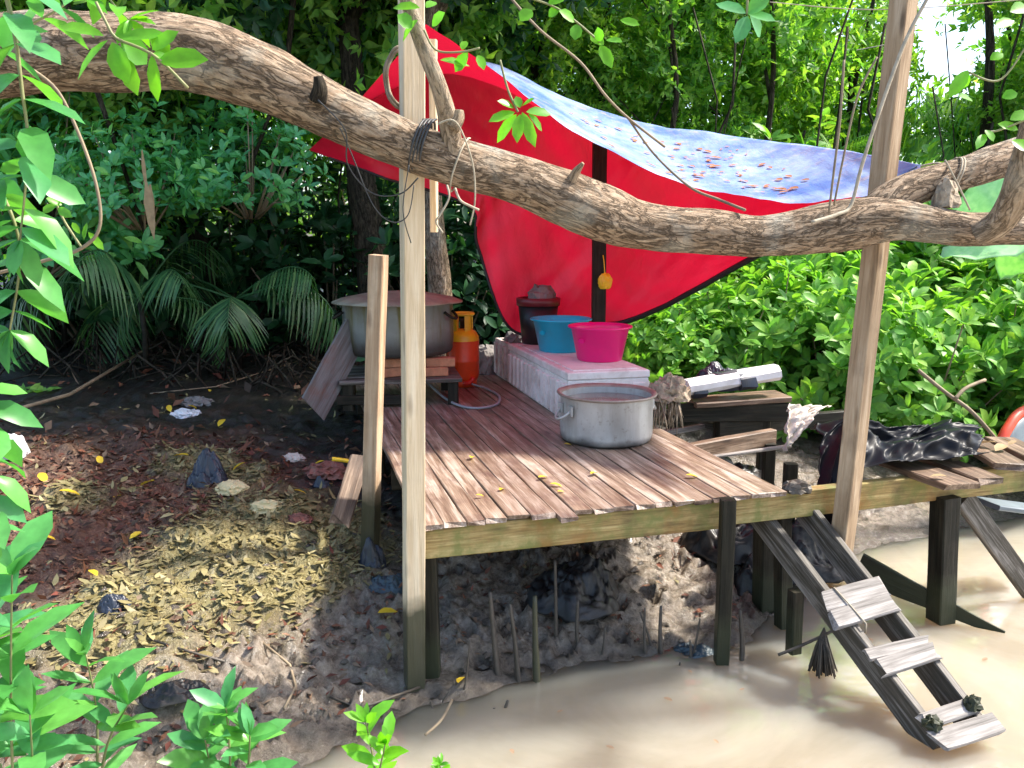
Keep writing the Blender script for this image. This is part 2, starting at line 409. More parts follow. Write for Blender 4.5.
M['lf_palm'] = leafm('palm_leaf', [(.03, .10, .04), (.06, .18, .06), (.15, .27, .10)], .25, .35)
M['lf_banana'] = leafm('pale_banana_leaf', [(.42, .66, .42), (.50, .72, .50)], .45, .35)
M['lf_olive'] = leafm('olive_dead_leaf', [(.15, .12, .045), (.23, .19, .08), (.30, .255, .12), (.20, .17, .07), (.35, .30, .15), (.08, .06, .03)], .08, .5, .4, (1, 1, 1))
M['lf_brown'] = leafm('brown_dead_leaf', [(.07, .03, .02), (.17, .06, .035), (.22, .10, .055), (.09, .045, .03), (.28, .19, .12), (.17, .05, .035), (.03, .02, .015), (.22, .16, .11)], .08, .7, .2, (1, 1, 1))
M['lf_yellow'] = leafm('yellow_leaf', [(.75, .48, .02), (.80, .58, .04), (.65, .38, .03)], .2, .45, .4, (1, 1, 1))
M['lf_orange'] = leafm('rusty_leaf', [(.38, .15, .06), (.48, .22, .10), (.30, .10, .04), (.55, .32, .18)], .1, .6, .3, (1, 1, 1))
M['lf_straw'] = leafm('straw_leaf', [(.42, .31, .17), (.33, .23, .12)], .15, .7, .2, (1, 1, 1))
M['foam'] = plain('white_foam', (.80, .78, .76), .75, .06, 12, (.38, .29, .25), .55, dsc=3.2)
M['foam_dirty'] = plain('dirty_foam', (.56, .50, .47), .8, .2, 12, (.24, .15, .12), .7, dsc=4)
M['blue'] = plain('blue_plastic', (.01, .46, .68), .32, .1, 5, (.10, .20, .22), .25)
M['pink'] = plain('pink_plastic', (.86, .008, .22), .32, .08, 5, (.55, .15, .22), .2)
M['orange'] = plain('orange_enamel', (.74, .07, .012), .35, .12, 6, (.20, .05, .02), .35)
M['yellow'] = plain('yellow_enamel', (.82, .55, .02), .38, .12, 6, (.30, .14, .03), .35)
M['redp'] = plain('red_plastic', (.70, .03, .02), .4, .1)
M['dark'] = plain('black_plastic_pail', (.016, .016, .018), .4, .3)
M['maroon'] = plain('maroon_plastic', (.16, .02, .025), .4, .3)
M['bag'] = plain('black_bag', (.007, .008, .012), .4, .3, 6, (.022, .02, .018), .45, spec=.13)
M['bluebag'] = plain('dark_blue_bag', (.02, .027, .045), .36, .4, 6, (.07, .06, .05), .4, spec=.5)
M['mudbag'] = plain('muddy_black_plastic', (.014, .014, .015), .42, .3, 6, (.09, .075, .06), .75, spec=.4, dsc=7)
M['tealbag'] = plain('teal_cloth', (.035, .065, .085), .4, .4, 8, (.10, .085, .065), .7)
M['rag'] = plain('dirty_white_rag', (.60, .54, .46), .9, .25, 9, (.30, .22, .15), .5, bump=.5)
M['rope'] = plain('frayed_rope', (.40, .32, .23), .95, .45, 30, bump=.6, bsc=90)
M['string'] = plain('pale_string', (.40, .34, .25), .9, .3, 30)
M['wire'] = plain('dark_wire', (.035, .035, .035), .5, .3)
M['hose'] = plain('grey_hose', (.30, .32, .34), .45, .15)
M['brick'] = plain('orange_brick', (.45, .19, .10), .9, .35, 14, (.18, .10, .07), .4, bump=.5)
M['pink_rag'] = plain('pink_plastic_bag', (.75, .04, .25), .4, .3)
M['paper'] = plain('stained_paper', (.62, .52, .28), .85, .2, 6, (.40, .26, .09), .5)
M['white'] = plain('white_plastic', (.72, .72, .74), .4, .12, 6, (.4, .36, .32), .4)
M['greycloth'] = plain('grey_sack', (.20, .185, .175), .9, .4, 7, bump=.5)
M['reddish'] = plain('red_brown_cloth', (.22, .08, .06), .85, .5, 9, (.30, .25, .2), .5, bump=.5)
M['boatred'] = plain('red_paint', (.66, .06, .02), .45, .15)
M['slate'] = plain('grey_blue_paint', (.12, .15, .17), .5, .25)
M['bluetarp'] = plain('light_blue_sheet', (.35, .45, .62), .5, .2)
M['scoop'] = plain('pot_water', (.17, .14, .11), .12, .3, 6, (.30, .27, .22), .6)

def metal_pot(name, base, streak, sc, amt, metal=.35, soot=None):
    a = NT(name); v = a.obj(); big = a.noise(v, 5, 6, .65)
    c = a.mix(a.ramp(big, [(.3, 0), (.7, 1)]), tuple(x * .72 for x in base), base)
    s = a.noise(a.n('Mapping', ins={'Vector': v, 'Scale': (sc, sc, 1.2)}), 1., 6, .65, .3)
    c = a.mix(a.math('MULTIPLY', a.ramp(s, [(.45, 0), (.65, 1)]), amt), c, streak)
    sp_ = a.noise(v, 26, 5, .7); c = a.mix(a.math('MULTIPLY', a.ramp(sp_, [(.58, 0), (.7, 1)]), .45), c, (.16, .12, .09))
    if soot:
        z = a.n('SeparateXYZ', out=2, ins={0: v}); zz = a.math('ADD', z, a.math('MULTIPLY', a.noise(v, 6, 5), .10))
        c = a.mix(a.ramp(zz, [(soot[0], .85), (soot[1], 0)]), c, (.03, .027, .025))
    return a.done(a.bsdf(c, a.ramp(big, [(.3, .38), (.7, .6)]), a.bump(a.math('ADD', big, s), .12, .01), metal))
M['alu'] = metal_pot('dull_aluminium', (.56, .58, .57), (.27, .25, .22), 10, .5, .35, (.06, .11))
M['alu_in'] = metal_pot('stained_pot_rim', (.36, .31, .27), (.16, .11, .08), 8, .5, .3)
M['cauldron'] = metal_pot('algae_streaked_metal', (.25, .27, .24), (.13, .115, .02), 8, .95, .2, (.45, .58))
M['lid'] = plain('rust_brown_lid', (.27, .26, .19), .65, .35, 4, (.13, .095, .06), .7, metal=.2, bump=.25, bsc=9)

# tarpaulin: blue on its outer side, red on its inner side; lets light through
a = NT('tarpaulin'); v = a.obj(); back = a.n('NewGeometry', out='Backfacing')
wv = a.noise(v, 260, 2); big = a.noise(v, 2.2, 6, .65); fold = a.noise(a.n('Mapping', ins={'Vector': v, 'Scale': (6, 2, 3)}), 1., 5, .6, .4)
bl = a.mix(a.ramp(big, [(.36, 0), (.66, .9)]), (.05, .15, .42), (.38, .50, .72))
bl = a.mix(a.math('MULTIPLY', a.ramp(a.noise(v, 9, 6, .75), [(.53, 0), (.68, 1)]), .5), bl, (.58, .40, .30))
rd = a.mix(a.ramp(big, [(.3, 0), (.7, 1)]), (.62, .009, .05), (.78, .016, .06))
col = a.mix(back, rd, bl)
nb = a.bump(a.math('ADD', fold, a.math('MULTIPLY', wv, .06)), .5, .03)
pr = a.bsdf(col, .42, nb, spec=.45); tr = a.n('BsdfTranslucent', ins={'Color': (.86, .008, .05), 'Normal': nb})
M['tarp'] = a.done(a.n('MixShader', ins={0: .17, 1: pr, 2: tr}))
M['hem'] = plain('black_hem', (.015, .014, .016), .5, .2)

# ground: silt by the water, humus and painted under-deck shade further in, wet where low
a = NT('mud_ground'); v = a.obj(); pz = a.n('Attribute', out='Fac', attribute_name='inland')
n1 = a.noise(v, 3.5, 8, .65); n2 = a.noise(v, 18, 8, .7); n3 = a.noise(v, 70, 5, .7)
silt = a.ramp(n2, [(.30, (.028, .022, .016)), (.47, (.145, .115, .085)), (.70, (.31, .26, .205))])
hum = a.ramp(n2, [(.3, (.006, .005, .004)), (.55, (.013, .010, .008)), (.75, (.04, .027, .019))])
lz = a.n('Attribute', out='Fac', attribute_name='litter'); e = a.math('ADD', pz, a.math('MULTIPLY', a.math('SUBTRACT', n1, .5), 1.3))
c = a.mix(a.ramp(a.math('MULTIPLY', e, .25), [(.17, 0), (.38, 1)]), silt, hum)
rz = a.n('Attribute', out='Fac', attribute_name='red'); st_ = a.noise(a.n('Mapping', ins={'Vector': v, 'Scale': (1.6, 1., 1.), 'Rotation': (0, 0, .6)}), 34, 6, .68, 1.6)
c = a.mix(a.math('MULTIPLY', rz, .9), c, a.ramp(st_, [(.33, (.02, .012, .009)), (.48, (.13, .05, .03)), (.58, (.20, .10, .06)), (.70, (.30, .20, .13))]))
c = a.mix(a.math('MULTIPLY', lz, .95), c, a.ramp(st_, [(.32, (.03, .024, .01)), (.45, (.17, .14, .055)), (.56, (.29, .245, .11)), (.70, (.42, .37, .20))]))
c = a.mix(a.math('MULTIPLY', a.ramp(n3, [(.55, 0), (.72, 1)]), .5), c, (.03, .022, .018))
rg = a.ramp(a.math('ADD', a.math('MULTIPLY', e, .3), a.math('MULTIPLY', n2, .5)), [(.3, .10), (.95, .5)])
wet = a.ramp(a.math('ADD', pz, a.math('MULTIPLY', a.math('SUBTRACT', n1, .5), .3)), [(.02, 1), (.22, 0)])
c = a.mix(a.math('MULTIPLY', wet, .7), c, (.05, .042, .034)); rg = a.mix(wet, rg, (.1, .1, .1))
M['ground'] = a.done(a.bsdf(c, rg, a.bump(a.math('ADD', a.math('ADD', n2, a.math('MULTIPLY', n3, .4)), a.math('MULTIPLY', a.math('MULTIPLY', st_, a.math('ADD', lz, rz)), 1.5)), .6, .03), spec=.5))
# muddy river water: turbid, mud tint and painted dark reflection of the deck near shore, still and glossy
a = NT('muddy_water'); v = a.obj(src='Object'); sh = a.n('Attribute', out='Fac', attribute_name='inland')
w1 = a.noise(a.n('Mapping', ins={'Vector': v, 'Scale': (1.0, 2.2, 1)}), 2.6, 2, .45, .5); w3 = a.noise(a.n('Mapping', ins={'Vector': v, 'Scale': (1.0, 2.0, 1)}), 13, 2, .5, .3)
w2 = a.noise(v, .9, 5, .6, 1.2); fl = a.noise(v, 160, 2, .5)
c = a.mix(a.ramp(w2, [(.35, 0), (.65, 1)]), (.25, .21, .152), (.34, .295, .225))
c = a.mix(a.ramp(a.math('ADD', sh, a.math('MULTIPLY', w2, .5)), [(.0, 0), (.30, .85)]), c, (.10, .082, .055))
c = a.mix(a.math('MULTIPLY', a.ramp(fl, [(.73, 0), (.76, 1)]), .5), c, (.12, .09, .06))
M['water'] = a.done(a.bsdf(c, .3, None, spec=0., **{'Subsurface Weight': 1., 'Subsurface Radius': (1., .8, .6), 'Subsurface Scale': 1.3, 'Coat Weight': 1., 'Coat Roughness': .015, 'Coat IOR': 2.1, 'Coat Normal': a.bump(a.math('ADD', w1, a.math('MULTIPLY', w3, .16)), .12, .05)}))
# ------------------------------------------------------------------ light, sky
SUN = Vector((.60, .14, .79)).normalized()
w = bpy.data.worlds.new('World'); S.world = w; w.use_nodes = True; nt = w.node_tree
sky = nt.nodes.new('ShaderNodeTexSky'); sky.sky_type = 'NISHITA'; sky.sun_disc = False
sky.sun_elevation = math.asin(SUN.z); sky.sun_rotation = math.atan2(SUN.x, SUN.y)
sky.air_density = 1.0; sky.dust_density = 2.5; sky.ozone_density = 1.0
bg = nt.nodes['Background']; nt.links.new(sky.outputs[0], bg.inputs[0]); bg.inputs[1].default_value = .15
ld = bpy.data.lights.new('sun', 'SUN'); ld.energy = 3.6; ld.angle = R(4); ld.color = (1, .94, .84)
lo = bpy.data.objects.new('sun', ld); C.objects.link(lo); lo.rotation_euler = SUN.to_track_quat('Z', 'Y').to_euler(); lo.location = SUN * 30
S.view_settings.view_transform = 'Standard'; S.view_settings.look = 'None'; S.view_settings.gamma = 1; S.view_settings.exposure = 1.55
S.view_settings.use_curve_mapping = False
S.cycles.max_bounces = 8; S.cycles.transmission_bounces = 4; S.cycles.diffuse_bounces = 5; S.cycles.glossy_bounces = 3
S.cycles.use_denoising = True; S.cycles.sample_clamp_indirect = 6

# ------------------------------------------------------------------ ground and water
def axis(segs):
    out = []
    for a, b, n in segs: out.append(np.linspace(a, b, n, endpoint=False))
    return np.concatenate(out + [[segs[-1][1]]])
gx = axis([(-60, -12, 16), (-12, -4, 50), (-4, 2.6, 275), (2.6, 6, 60), (6, 14, 30), (14, 60, 14)])
gy = axis([(-12, 0, 10), (0, 2, 20), (2, 6.5, 190), (6.5, 11, 80), (11, 25, 40), (25, 90, 16)])
X, Y = np.meshgrid(gx, gy, indexing='ij'); Z = ground_z(X, Y)
near = np.clip((9 - np.abs(Y)) / 4, 0, 1) * np.clip((7 - np.abs(X)) / 3, 0, 1)
Z = Z + near * (.006 * fbm(X, Y, 21, 2) + .022 * np.abs(fbm(X, Y, 6, 3)) - .012 * (fbm(X + 3, Y, 14, 2) > .35))
nx_, ny_ = X.shape; me = bpy.data.meshes.new('ground')
me.vertices.add(X.size); me.vertices.foreach_set('co', np.stack([X, Y, Z], -1).ravel())
_dr = np.random.default_rng(21); _n = 0
while _n < 230:                                        # pits trodden into the mud
    px_, py_ = _dr.uniform(-2.2, 2.2), _dr.uniform(2.5, 5.2)
    if not .0 < float(inland(px_, py_)) < 1.15 or float(litter_zone(px_, py_)) > .3: continue
    _n += 1; a_ = _dr.uniform(0, 3.14); rx_, ry_ = _dr.uniform(.025, .085), _dr.uniform(.02, .05); dp_ = _dr.uniform(.015, .055)
    ix0, ix1 = np.searchsorted(gx, [px_ - .3, px_ + .3]); iy0, iy1 = np.searchsorted(gy, [py_ - .3, py_ + .3]); XX, YY = X[ix0:ix1, iy0:iy1] - px_, Y[ix0:ix1, iy0:iy1] - py_
    r2 = ((XX * math.cos(a_) + YY * math.sin(a_)) / rx_) ** 2 + ((-XX * math.sin(a_) + YY * math.cos(a_)) / ry_) ** 2
    Z[ix0:ix1, iy0:iy1] += dp_ * (-np.exp(-r2 ** 2) + .6 * np.exp(-(r2 - 2.2) ** 2))
me.vertices.foreach_set('co', np.stack([X, Y, Z], -1).ravel())
idx = np.arange(X.size).reshape(nx_, ny_); q = np.stack([idx[:-1, :-1], idx[1:, :-1], idx[1:, 1:], idx[:-1, 1:]], -1).reshape(-1, 4)
me.loops.add(q.size); me.loops.foreach_set('vertex_index', q.ravel().astype(np.int32))
me.polygons.add(len(q)); me.polygons.foreach_set('loop_start', np.arange(0, q.size, 4, dtype=np.int32)); me.update(calc_edges=True)
me.attributes.new('red', 'FLOAT', 'POINT').data.foreach_set('value', red_zone(X, Y).ravel().astype(np.float32)); al = me.attributes.new('litter', 'FLOAT', 'POINT'); al.data.foreach_set('value', litter_zone(X, Y).ravel().astype(np.float32))
at = me.attributes.new('inland', 'FLOAT', 'POINT'); at.data.foreach_set('value', inland(X, Y).ravel().astype(np.float32))
me.polygons.foreach_set('use_smooth', np.ones(len(q), bool))
g_o = link('mud_bank_ground', me, M['ground']); tag(g_o, None, None, None, 'structure')
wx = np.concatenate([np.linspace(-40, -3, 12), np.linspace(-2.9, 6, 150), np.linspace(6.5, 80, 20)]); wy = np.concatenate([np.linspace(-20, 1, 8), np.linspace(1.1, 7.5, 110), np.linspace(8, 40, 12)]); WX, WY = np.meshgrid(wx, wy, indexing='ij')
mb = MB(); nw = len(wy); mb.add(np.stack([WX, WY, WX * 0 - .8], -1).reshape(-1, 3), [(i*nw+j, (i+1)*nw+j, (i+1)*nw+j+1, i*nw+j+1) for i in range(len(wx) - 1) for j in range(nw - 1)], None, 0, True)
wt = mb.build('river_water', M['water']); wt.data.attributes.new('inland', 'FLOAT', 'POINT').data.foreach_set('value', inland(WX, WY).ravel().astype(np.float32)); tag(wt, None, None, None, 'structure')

# ------------------------------------------------------------------ wooden platform
FL, FR = at_z(422, 525, 0), at_z(790, 491, 0)
ey = (FR - FL).normalized(); ex = Vector((-ey.y, ey.x, 0)); DW = (FR - FL).length
def dk(s, t, z=0.): return FL + ey * s + ex * t + Vector((0, 0, z))
plat = thing('wooden_platform', 'low platform of reddish weathered planks standing on posts over the mud', 'platform', dk(DW / 2, 1.9, -.7))
mb = MB(); s = 0.0; DL = 4.05; k = 0
while s < DW - .03:
    wd = min(random.uniform(.082, .118), DW - s)
    fo = random.uniform(-.012, .012) + (-.055 if k == 6 else 0)
    mb.beam(DL - fo, wd - .0045, .022, off=(fo, -(s + wd / 2), random.uniform(-.003, .002)), amp=.0035, seg=26, ch=.003, ends=.02)
    s += wd; k += 1
me = bpy.data.meshes.new('decking'); me.from_pydata(mb.v, [], mb.f); me.uv_layers.new(name='UVMap'); me.update()
o = link('decking', me, M['deck']); adopt(o, plat); Md = Matrix((ex, -ey, Vector((0, 0, 1)))).transposed().to_4x4(); Md.translation = FL + Vector((0, 0, -.011)); o.matrix_basis = Md
# planks run along ex, laid side by side along ey (local -Y = ey)
def tb(name, p0, p1, w_, h_, mat, par, **kw): return timber(name, p0, p1, w_, h_, M[mat], par, **kw)
tb('front_beam', dk(-.02, .05, -.095), dk(1.44, .05, -.095), .055, .14, 'mossy', plat)
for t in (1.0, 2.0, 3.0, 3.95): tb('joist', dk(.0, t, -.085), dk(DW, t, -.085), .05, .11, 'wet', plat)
for s_, t in ((.045, .11), (.04, 2.0), (.04, 3.9), (1.7, 2.05), (1.72, 3.9), (.85, 2.0)):
    p = dk(s_, t); gz = float(ground_z(p.x, p.y)) - .15
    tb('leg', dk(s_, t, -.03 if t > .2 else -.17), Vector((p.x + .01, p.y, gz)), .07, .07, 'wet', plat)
p0 = at_y(728, 499, 3.68); p = G(731, 636); tb('leg', p0, Vector((p0.x + .005, p0.y, -.93)), .065, .065, 'wet', plat)

# ------------------------------------------------------------------ upright posts
def post(name, label, top, bot, w_, mat, yaw=0., **kw):
    r = thing(name, label, 'post', bot)
    d = Vector((math.sin(yaw), -math.cos(yaw), 0)); tb('shaft', bot, top, w_, w_, mat, r, up=d, **kw)
    return r
b1 = Vector((at_y(414, 690, 3.43).x, 3.43, -.92)); t1 = at_y(411, -60, 3.20)
fp = post('tall_post', 'tall pale sawn post standing in the mud before the deck corner', t1, b1, .082, 'pale', R(20), ch=.004)
nm = MB()
for (u, v) in ((411, 328), (413, 501)):
    pass
b2 = G(368, 556); b2.z -= .15; t2 = at_y(379, 255, b2.y - .08)
post('short_post', 'shorter brown post beside the left edge of the deck with its top cut flat', t2, b2, .078, 'pale3', R(-15), ch=.004)
rp_b = at_y(840, 558, 3.86); rp_t = at_y(911, -60, 3.72)
post('leaning_post', 'brown grooved post leaning to the right in front of the mossy beam', rp_t, rp_b, .085, 'pale2', R(35), ch=.004)
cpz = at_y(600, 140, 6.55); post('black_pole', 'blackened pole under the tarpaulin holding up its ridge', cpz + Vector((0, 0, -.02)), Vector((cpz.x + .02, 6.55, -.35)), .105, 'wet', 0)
# a second pale plank behind the tall post
tb_ = timber('pale_plank', at_y(433, 40, 3.36), at_y(434, 232, 3.40), .03, .05, M['pale'], None, amp=.002)
tag(tb_, 'short pale plank fixed behind the top of the tall post', 'plank')

# ------------------------------------------------------------------ jetty at the right
jet = thing('side_jetty', 'narrow jetty of rotten boards on a mossy beam beside the ladder', 'jetty', dk(2.6, .5, -.8))
tb('front_beam', dk(1.455, .055, -.085), dk(3.3, .055, -.06), .055, .14, 'mossy', jet)
rb = at_y(940, 640, 4.12); tb('leg', at_y(946, 496, 4.12), Vector((rb.x, 4.12, -.98)), .105, .105, 'wet', jet, up=(.3, -1, 0))
tb('leg', at_y(783, 505, 4.05), at_y(783, 640, 4.05), .07, .07, 'wet', jet, up=(.3, -1, 0))
tb('leg', at_y(768, 505, 4.25), at_y(766, 618, 4.25), .12, .10, 'wet', jet, up=(.3, -1, 0))
tb('brace', at_y(963, 497, 4.22), at_y(1034, 596, 4.40), .05, .11, 'rail', jet)
for k, (u0, v0, u1, v1, wd, z) in enumerate(((861, 449, 962, 488, .19, .018), (915, 452, 990, 482, .15, .012), (966, 440, 1012, 468, .17, .05), (1000, 440, 1052, 464, .17, .03))):
    p0, p1 = at_z(u0, v0, z), at_z(u1, v1, z); tb('board', p0, p1, wd, .035, 'brownboard', jet, amp=.008, ends=.05)
tb('crossbeam', dk(1.72, 1.02, -.07), dk(2.5, 1.25, -.07), .06, .10, 'brownboard', jet)
tb('crossbeam', dk(2.3, 1.6, -.08), dk(3.3, 1.6, -.06), .06, .10, 'wet', jet)
for s_, t in ((2.45, 1.2), (3.2, 1.5), (2.3, .75)):
    p = dk(s_, t); tb('leg', dk(s_, t, -.1), Vector((p.x, p.y, -1.05)), .07, .07, 'wet', jet)

# ------------------------------------------------------------------ ladder
lad = thing('wooden_ladder', 'wooden step ladder sloping from the jetty into the brown water', 'ladder', (1.7, 3.4, -.85))
Lt, Lb = at_y(768, 528, 3.90), at_y(931, 742, 3.02); Rt, Rb = at_y(812, 519, 3.94), at_y(974, 727, 3.10)
for a_, b_ in ((Lt, Lb), (Rt, Rb)):
    d = (b_ - a_).normalized(); tb('rail', a_ - d * .10, b_ + d * .03, .042, .125, 'rail', lad, amp=.004)
up_l = ((Lb - Lt).normalized().cross((Rt - Lt).normalized())).normalized()
if up_l.z < 0: up_l = -up_l
def step(t, boards, lift=.072, name='step'):
    A, B = Lt.lerp(Lb, t), Rt.lerp(Rb, t); sx = (B - A).normalized(); dn = (Lb - Lt).normalized()
    for off, wd, e0, e1, lf, skew in boards:
        c0 = A + dn * off + up_l * (lift + lf) - sx * e0; c1 = B + dn * (off + skew) + up_l * (lift + lf) + sx * e1
        tb(name, c0, c1, wd, .022, 'grey', lad, up=up_l, amp=.005, ends=.06)
step(.47, ((-.05, .10, .03, .035, 0, -.01), (.045, .09, .07, .01, .004, -.02)))
step(.70, ((-.032, .055, .03, .02, 0, .01), (.036, .08, .025, .03, .003, -.01)))
step(.985, ((-.04, .065, .01, .02, 0, 0), (.042, .085, .025, .04, .002, .005)))
mb = MB(); A = Lt.lerp(Lb, .47) + up_l * .085; dn = (Lb - Lt).normalized(); sx = (Rt - Lt).normalized()
mb.tube([A - dn * .11 - up_l * .05 + sx * .03, A - dn * .10 + sx * .035, A + sx * .045, A + dn * .10 + sx * .05, A + dn * .115 - up_l * .05 + sx * .05], .004, 6)
mb.build('tie_wire', M['string'], lad)
def crumple(name, mat, c, dims, seed=0, amp=.25, sub=4, parent=None, flat=.15, fr=2.2):
    """a crumpled bag or rag: a lump with ridged folds, resting flat"""
    import bmesh
    bm = bmesh.new(); bmesh.ops.create_icosphere(bm, subdivisions=sub, radius=1)
    for v in bm.verts:
        p = v.co * fr + Vector((seed, seed * 1.3, -seed)); n1 = 1 - abs(noise.noise(p)) * 2; n2 = 1 - abs(noise.noise(p * 2.3)) * 2; n3 = noise.noise(p * 5.5)
        k = 1 + amp * (.7 * n1 + .45 * n2 + .22 * n3)
        w_ = v.co * k; q = w_ + Vector((noise.noise(p * 1.7 + Vector((9, 0, 0))), noise.noise(p * 1.7 + Vector((0, 9, 0))), noise.noise(p * 1.7 + Vector((0, 0, 9))))) * amp * .8; q.z = max(q.z, -flat)
        v.co = Vector((q.x * dims[0] / 2, q.y * dims[1] / 2, (q.z + flat) / (1 + flat) * dims[2])) + Vector(c)
    me = bpy.data.meshes.new(name); bm.to_mesh(me); bm.free(); me.uv_layers.new(name='UVMap')
    for p in me.polygons: p.use_smooth = False
    o = link(name, me, mat, parent)
    return o if parent else recenter(o)
for t, q_ in ((1.0, .0), (.98, 1.0)):
    P_ = (Lt.lerp(Lb, t)).lerp(Rt.lerp(Rb, t), q_) + up_l * .075 - dn * .03
    crumple('rag_knot', M['wet'], P_, (.055, .05, .035), 3 + q_, .6, 3, lad)

def drape(name, mat, c, dims, seed, folds=7, amp=.22, parent=None):
    """a sagging plastic bag: a peak with folds running down from it"""
    c = Vector(c)
    def fn(a_, b_):
        th = a_ * 2 * math.pi; cx, sy = math.cos(th), math.sin(th); n1 = noise.noise((cx * 1.3 + seed, sy * 1.3, 2.)); fd = (1 - 2 * abs(noise.noise((cx * folds * .35 + seed, sy * folds * .35, b_ * 1.2)))) * amp * .3
        r_ = b_ ** .8 * (1 + .35 * n1 + fd * .4 * b_); q = Vector((cx * b_ * 2.6 + seed, sy * b_ * 2.6, seed * .7)); rg = (1 - 2 * abs(noise.noise(q * 1.4))) * .5 + (1 - 2 * abs(noise.noise(q * 2.9))) * .38 + (1 - 2 * abs(noise.noise(q * 6.3))) * .14
        lump = .62 + .75 * noise.noise((cx * b_ * 1.5 + seed * 3, sy * b_ * 1.5, 4.)); z = max(.0, 1 - b_ ** 1.15) * lump * (1 + fd * .25) + amp * .75 * rg * min(1, 3 * (1 - b_) + .25) * min(1, b_ * 4) * min(1, .55 * min(dims[:2]) / dims[2]) - .06 * b_
        return c + Vector((cx * r_ * dims[0] / 2 + .12 * dims[0] * (1 - b_) * noise.noise((seed, 1., 1.)), sy * r_ * dims[1] / 2, z * dims[2]))
    m = MB(); m.grid(fn, 72, 34, 0, .002, True); return m.build(name, mat, parent)
# boards and posts in the water by the ladder
o = timber('sunken_board', at_y(858, 566, 4.35), at_y(1004, 634, 3.98), .04, .16, M['wet'], None, amp=.005, taper=.75); tag(o, 'black tapering board slanting into the water behind the ladder', 'board')
o = timber('short_stake', at_y(796, 590, 3.74), at_y(793, 652, 3.74), .06, .06, M['wet'], None, up=(.3, -1, 0)); tag(o, 'short dark stake standing in the water under the ladder', 'stake')
o = timber('pale_blue_board', at_y(985, 503, 4.55), at_y(1050, 512, 4.7), .2, .03, M['slate'], None); tag(o, 'grey blue board lying beneath the jetty beam', 'board')
# ------------------------------------------------------------------ tarpaulin
Fp = [(426, 24, 3.75), (490, 67, 4.45), (560, 122, 4.75), (640, 166, 4.85), (700, 189, 4.8), (760, 199, 4.65), (830, 201, 4.4), (890, 190, 4.15), (921, 167, 4.05)]
Kp = [(345, 116, 6.3), (425, 72, 6.55), (490, 62, 6.6), (560, 96, 6.65), (640, 122, 6.65), (700, 131, 6.5), (760, 139, 6.15), (840, 150, 5.2), (922, 165, 4.08)]
Bp = [(309, 150, 6.9), (385, 178, 7.0), (468, 206, 7.05), (478, 248, 7.1), (512, 330, 7.1), (570, 325, 7.05), (636, 319, 6.9), (748, 262, 5.95), (919, 170, 4.10)]
NU = 96
def rowpts(P): return spline([tuple(at_y(*p)) for p in P], NU + 1)
Fw, Kw, Bw = rowpts(Fp), rowpts(Kp), rowpts(Bp)
NF, NB = 26, 40
rows = []
for j in range(NF + 1):
    t = j / NF; r = Fw * (1 - t) + Kw * t; r[:, 2] -= .05 * np.sin(np.pi * t) * np.sin(np.pi * np.linspace(0, 1, NU + 1)); rows.append(r)
for j in range(1, NB + 1):
    t = j / NB; r = Kw * (1 - t) + Bw * t; r[:, 1] += .10 * np.sin(np.pi * t) * np.sin(np.pi * np.linspace(0, 1, NU + 1)); rows.append(r)
V = np.array(rows)                                   # [row, u, 3]
for j in range(len(rows)):
    for i in range(NU + 1):
        e = min(1, min(i, NU - i) / 8)
        a_ = noise.noise((i * .10, j * .028, 1.)) * .09 + noise.noise((i * .30 + j * .06, j * .03, 4.)) * .04 + noise.noise((i * .14 - j * .22, j * .03 + i * .02, 6.)) * .025 + noise.noise((i * .5 + j * .3, j * .1 - i * .2, 9.)) * .008
        V[j, i, 1] += a_ * e * (1 if j > NF else .25); V[j, i, 2] += a_ * e * (.15 if j > NF else .22)
mb = MB(); W_ = NU + 1; fs, uvs = [], []
for j in range(len(rows) - 1):
    for i in range(NU): fs.append((j*W_+i, (j+1)*W_+i, (j+1)*W_+i+1, j*W_+i+1))
mb.add(V.reshape(-1, 3), fs, None, 0, True)
tp = thing('tarpaulin_shelter', 'large tarpaulin roof, blue on top and bright red underneath, slung over the deck', 'tarpaulin', (.6, 5.8, .5))
mb.build('sheet', M['tarp'], tp)
def hem(pts, nm='hem', r=.013):
    m = MB(); m.tube([Vector(p) for p in pts], r, 6, flat=.5); m.build(nm, M['hem'], tp)
hem(V[-1][4:60][:, :]); hem(V[-1][60:], r=.022)
def surf_tarp(fi, fj):                                # point on the roof panel
    i, j = fi * NU, fj * NF; i0, j0 = min(int(i), NU - 1), min(int(j), NF - 1)
    return Vector(V[j0, i0]) + (Vector(V[j0, i0 + 1]) - Vector(V[j0, i0])) * (i - i0) + (Vector(V[j0 + 1, i0]) - Vector(V[j0, i0])) * (j - j0)

